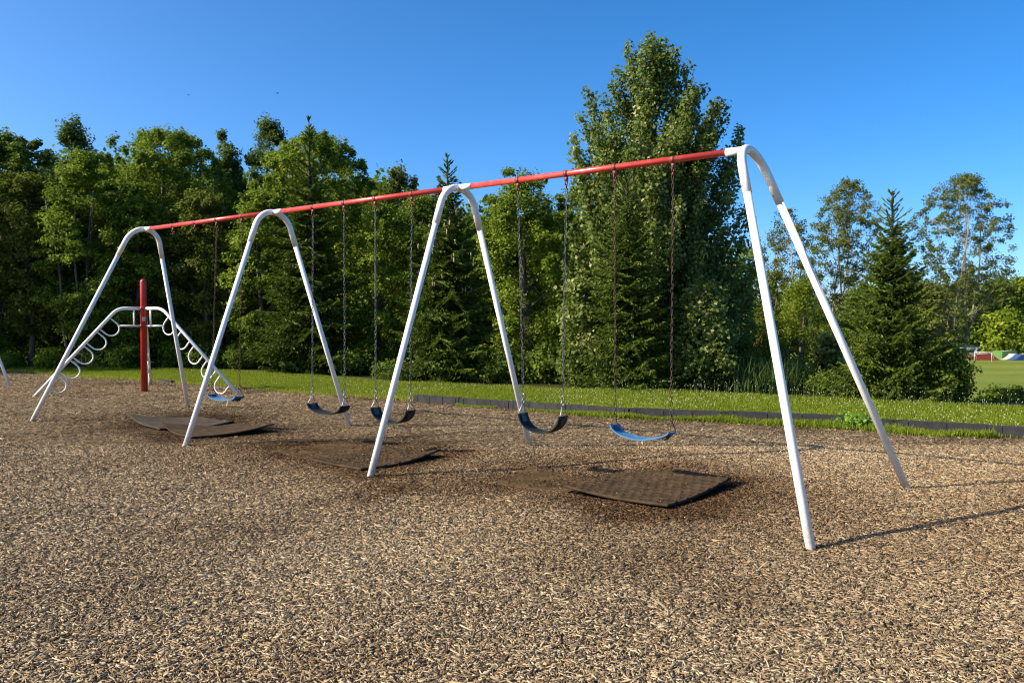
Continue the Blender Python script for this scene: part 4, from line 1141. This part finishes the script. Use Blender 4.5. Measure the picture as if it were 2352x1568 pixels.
# goal
gt = thing('soccer_goal', 'white goal frame on the far edge of the field', 'goal', None, (fx(2467 * s9), FD - 2, FZ))
xa, xb = fx(2455 * s9, FD - 2), fx(2479 * s9, FD - 2)
pa, pb = np.array([xa, FD + .6, FZ]), np.array([xb, FD - 2.2, FZ])
for q in (pa, pb):
    mb = MB(); mb.tube([q - UP * .1, q + UP * 1.9], .06, 8); child(mb.build('post', M['net']), gt)
    mb = MB(); mb.tube([q + UP * 1.85, q + np.array([.9, .4, 0])], .04, 6); child(mb.build('stay', M['net']), gt)
mb = MB(); mb.tube([pa + UP * 1.86, pb + UP * 1.86], .06, 8); child(mb.build('crossbar', M['net']), gt)
for px_, d_, h0, h1, w_, lab in ((2427, 181, 1.2, 2.0, 1.0, 'small white frame standing left of the red ramp'), (2514, 183, 1.4, 2.5, .7, 'small white frame above the green ramp')):
    g = thing('white_frame', lab, 'frame', None, (fx(px_ * s9, d_), d_, FZ)); c_ = np.array([fx(px_ * s9, d_), d_, FZ])
    mb = MB(); mb.tube([c_ + np.array([w_, 0, 0]), c_ + np.array([w_, 0, h1])], .06, 6); child(mb.build('pole', M['net']), g)
    mb = MB()
    q = [c_ + np.array(v_) for v_ in ((-w_, 0, h0), (w_, 0, h0), (w_, 0, h1), (-w_, 0, h1))]
    for k in range(4): mb.tube([q[k], q[(k + 1) % 4]], .045, 6)
    child(mb.build('panel_frame', M['net']), g)
# chain link fence with posts and teal wind screen
ft = thing('chain_link_fence', 'chain link fence with teal wind screen past the skate ramps', 'fence', None, (fx(2480 * s9, 186), 186, FZ))
fx0, fx1 = fx(2330 * s9, 186), fx(2640 * s9, 186)
npst = 12
for k in range(npst):
    x_ = fx0 + (fx1 - fx0) * k / (npst - 1)
    mb = MB(); mb.tube([np.array([x_, 186, FZ - .1]), np.array([x_, 186, FZ + 2.3])], .06, 6); child(mb.build('post', M['steel']), ft)
mb = MB(); mb.tube([np.array([fx0, 186, FZ + 2.2]), np.array([fx1, 186, FZ + 2.2])], .045, 6); child(mb.build('top_rail', M['steel']), ft)
mb = MB(); mb.box(np.array([(fx0 + fx1) / 2, 186.3, FZ + 1.85]), fx1 - fx0, .04, 2.0); child(mb.build('wind_screen', M['teal'], smooth=False), ft)
wl = MB(); wl.box(np.array([(fx0 + fx1) / 2, 184, FZ + .55]), fx1 - fx0, .3, 1.1)
tag(wl.build('low_wall', M['concrete'], smooth=False, bevel=.03), 'low tan concrete wall behind the skate ramps', 'wall')
# brown building glimpsed through the trees
hx, hd = wx(1765, 95), 95.0
hb = thing('brown_building', 'low brown building glimpsed between cottonwood and nearest leg', 'building', None, (hx, hd, -6.4))
zb = wz(838, hd)
mb = MB(); mb.box((hx, hd + 3, (zb - 1 + zb + 2.0) / 2), 5.0, 6, 3.2); child(mb.build('wall', M['brick'], smooth=False), hb)
zr = zb + 2.02
mb = MB(); mb.add([(hx - 3, hd - .6, zr), (hx + 3, hd - .6, zr), (hx + 3, hd + 6.6, zr), (hx - 3, hd + 6.6, zr), (hx - 3, hd + 3, zr + 1.2), (hx + 3, hd + 3, zr + 1.2)], [(0, 1, 5, 4), (2, 3, 4, 5), (0, 4, 3), (1, 2, 5), (0, 3, 2, 1)])
child(mb.build('roof', M['roof'], smooth=False), hb)
for k in (-1.5, 0, 1.5):
    mb = MB(); mb.box((hx + k, hd - .02, zb + .9), 1.1, .06, 1.1); child(mb.build('window', M['glass'], smooth=False), hb)

# ------------------------------------------------------------------ two birds high up
for px, py, lab, a in ((438, 222, 'tiny dark bird flying high at left', .5), (641, 218, 'tiny dark bird flying farther right above the rail', -.4)):
    d = 60.0; c_ = np.array([wx(px, d), d, wz(py, d)])
    e1 = np.array([math.cos(a), math.sin(a), 0]); e2 = np.cross(UP, e1)
    mb = MB()
    mb.tube([c_ - e2 * .11, c_ - e2 * .06, c_ + e2 * .02, c_ + e2 * .08, c_ + e2 * .11], [.004, .022, .028, .018, .004], 8)
    for sg in (-1, 1):
        mb.add([c_ + e2 * .05, c_ + e1 * sg * .10 + UP * .05 + e2 * .05, c_ + e1 * sg * .20 + UP * .02 - e2 * .02, c_ + e1 * sg * .09 + UP * .035 - e2 * .03, c_ - e2 * .03], [(0, 1, 2, 3, 4)])
    mb.add([c_ - e2 * .09, c_ - e2 * .17 + e1 * .03, c_ - e2 * .17 - e1 * .03], [(0, 1, 2)])
    tag(mb.build('bird', M['bird'], smooth=False), lab, 'bird', 'birds in the sky')

# ------------------------------------------------------------------ light, sky, camera
SUN_EL = math.radians(34.0)
sx, sy = -.977, -.213
az = math.atan2(sx, sy)                                   # azimuth of the sun measured from +Y towards +X
w = bpy.data.worlds.new('World'); scene.world = w; w.use_nodes = True
nt = w.node_tree; bg = nt.nodes['Background']
sky = nt.nodes.new('ShaderNodeTexSky'); sky.sky_type = 'NISHITA'; sky.sun_disc = False
sky.sun_elevation = SUN_EL; sky.sun_rotation = az
sky.air_density = .5; sky.dust_density = 1.5; sky.ozone_density = 3.0; sky.altitude = 0
hs = nt.nodes.new('ShaderNodeHueSaturation'); hs.inputs['Hue'].default_value = .497; hs.inputs['Saturation'].default_value = 1.32
nt.links.new(sky.outputs[0], hs.inputs['Color']); nt.links.new(hs.outputs[0], bg.inputs[0])
bg.inputs[1].default_value = .15
sl = bpy.data.lights.new('sun', 'SUN'); sl.energy = 5.0; sl.angle = math.radians(.5); sl.color = (1, .87, .64)
so_ = bpy.data.objects.new('sun', sl); COL.objects.link(so_)
sv = Vector((sx * math.cos(SUN_EL), sy * math.cos(SUN_EL), math.sin(SUN_EL))).normalized()
so_.rotation_euler = (-sv).to_track_quat('-Z', 'Y').to_euler(); so_.location = sv * 60

cam = bpy.data.cameras.new('camera'); co = bpy.data.objects.new('camera', cam); COL.objects.link(co)
cam.sensor_width = 36; cam.lens = FPX / 2352 * 36; cam.clip_end = 6000; cam.clip_start = .05
co.location = (0, 0, CAM_Z); co.rotation_euler = (PI / 2 + PITCH, 0, 0)
scene.camera = co
vs_ = scene.view_settings
vs_.view_transform = 'Standard'; vs_.look = 'None'; vs_.gamma = 1; vs_.use_curve_mapping = False; vs_.exposure = .95
cy = scene.cycles
cy.max_bounces = 5; cy.diffuse_bounces = 3; cy.glossy_bounces = 2; cy.transmission_bounces = 3; cy.transparent_max_bounces = 4
cy.use_denoising = True
cy.filter_width = 1.15
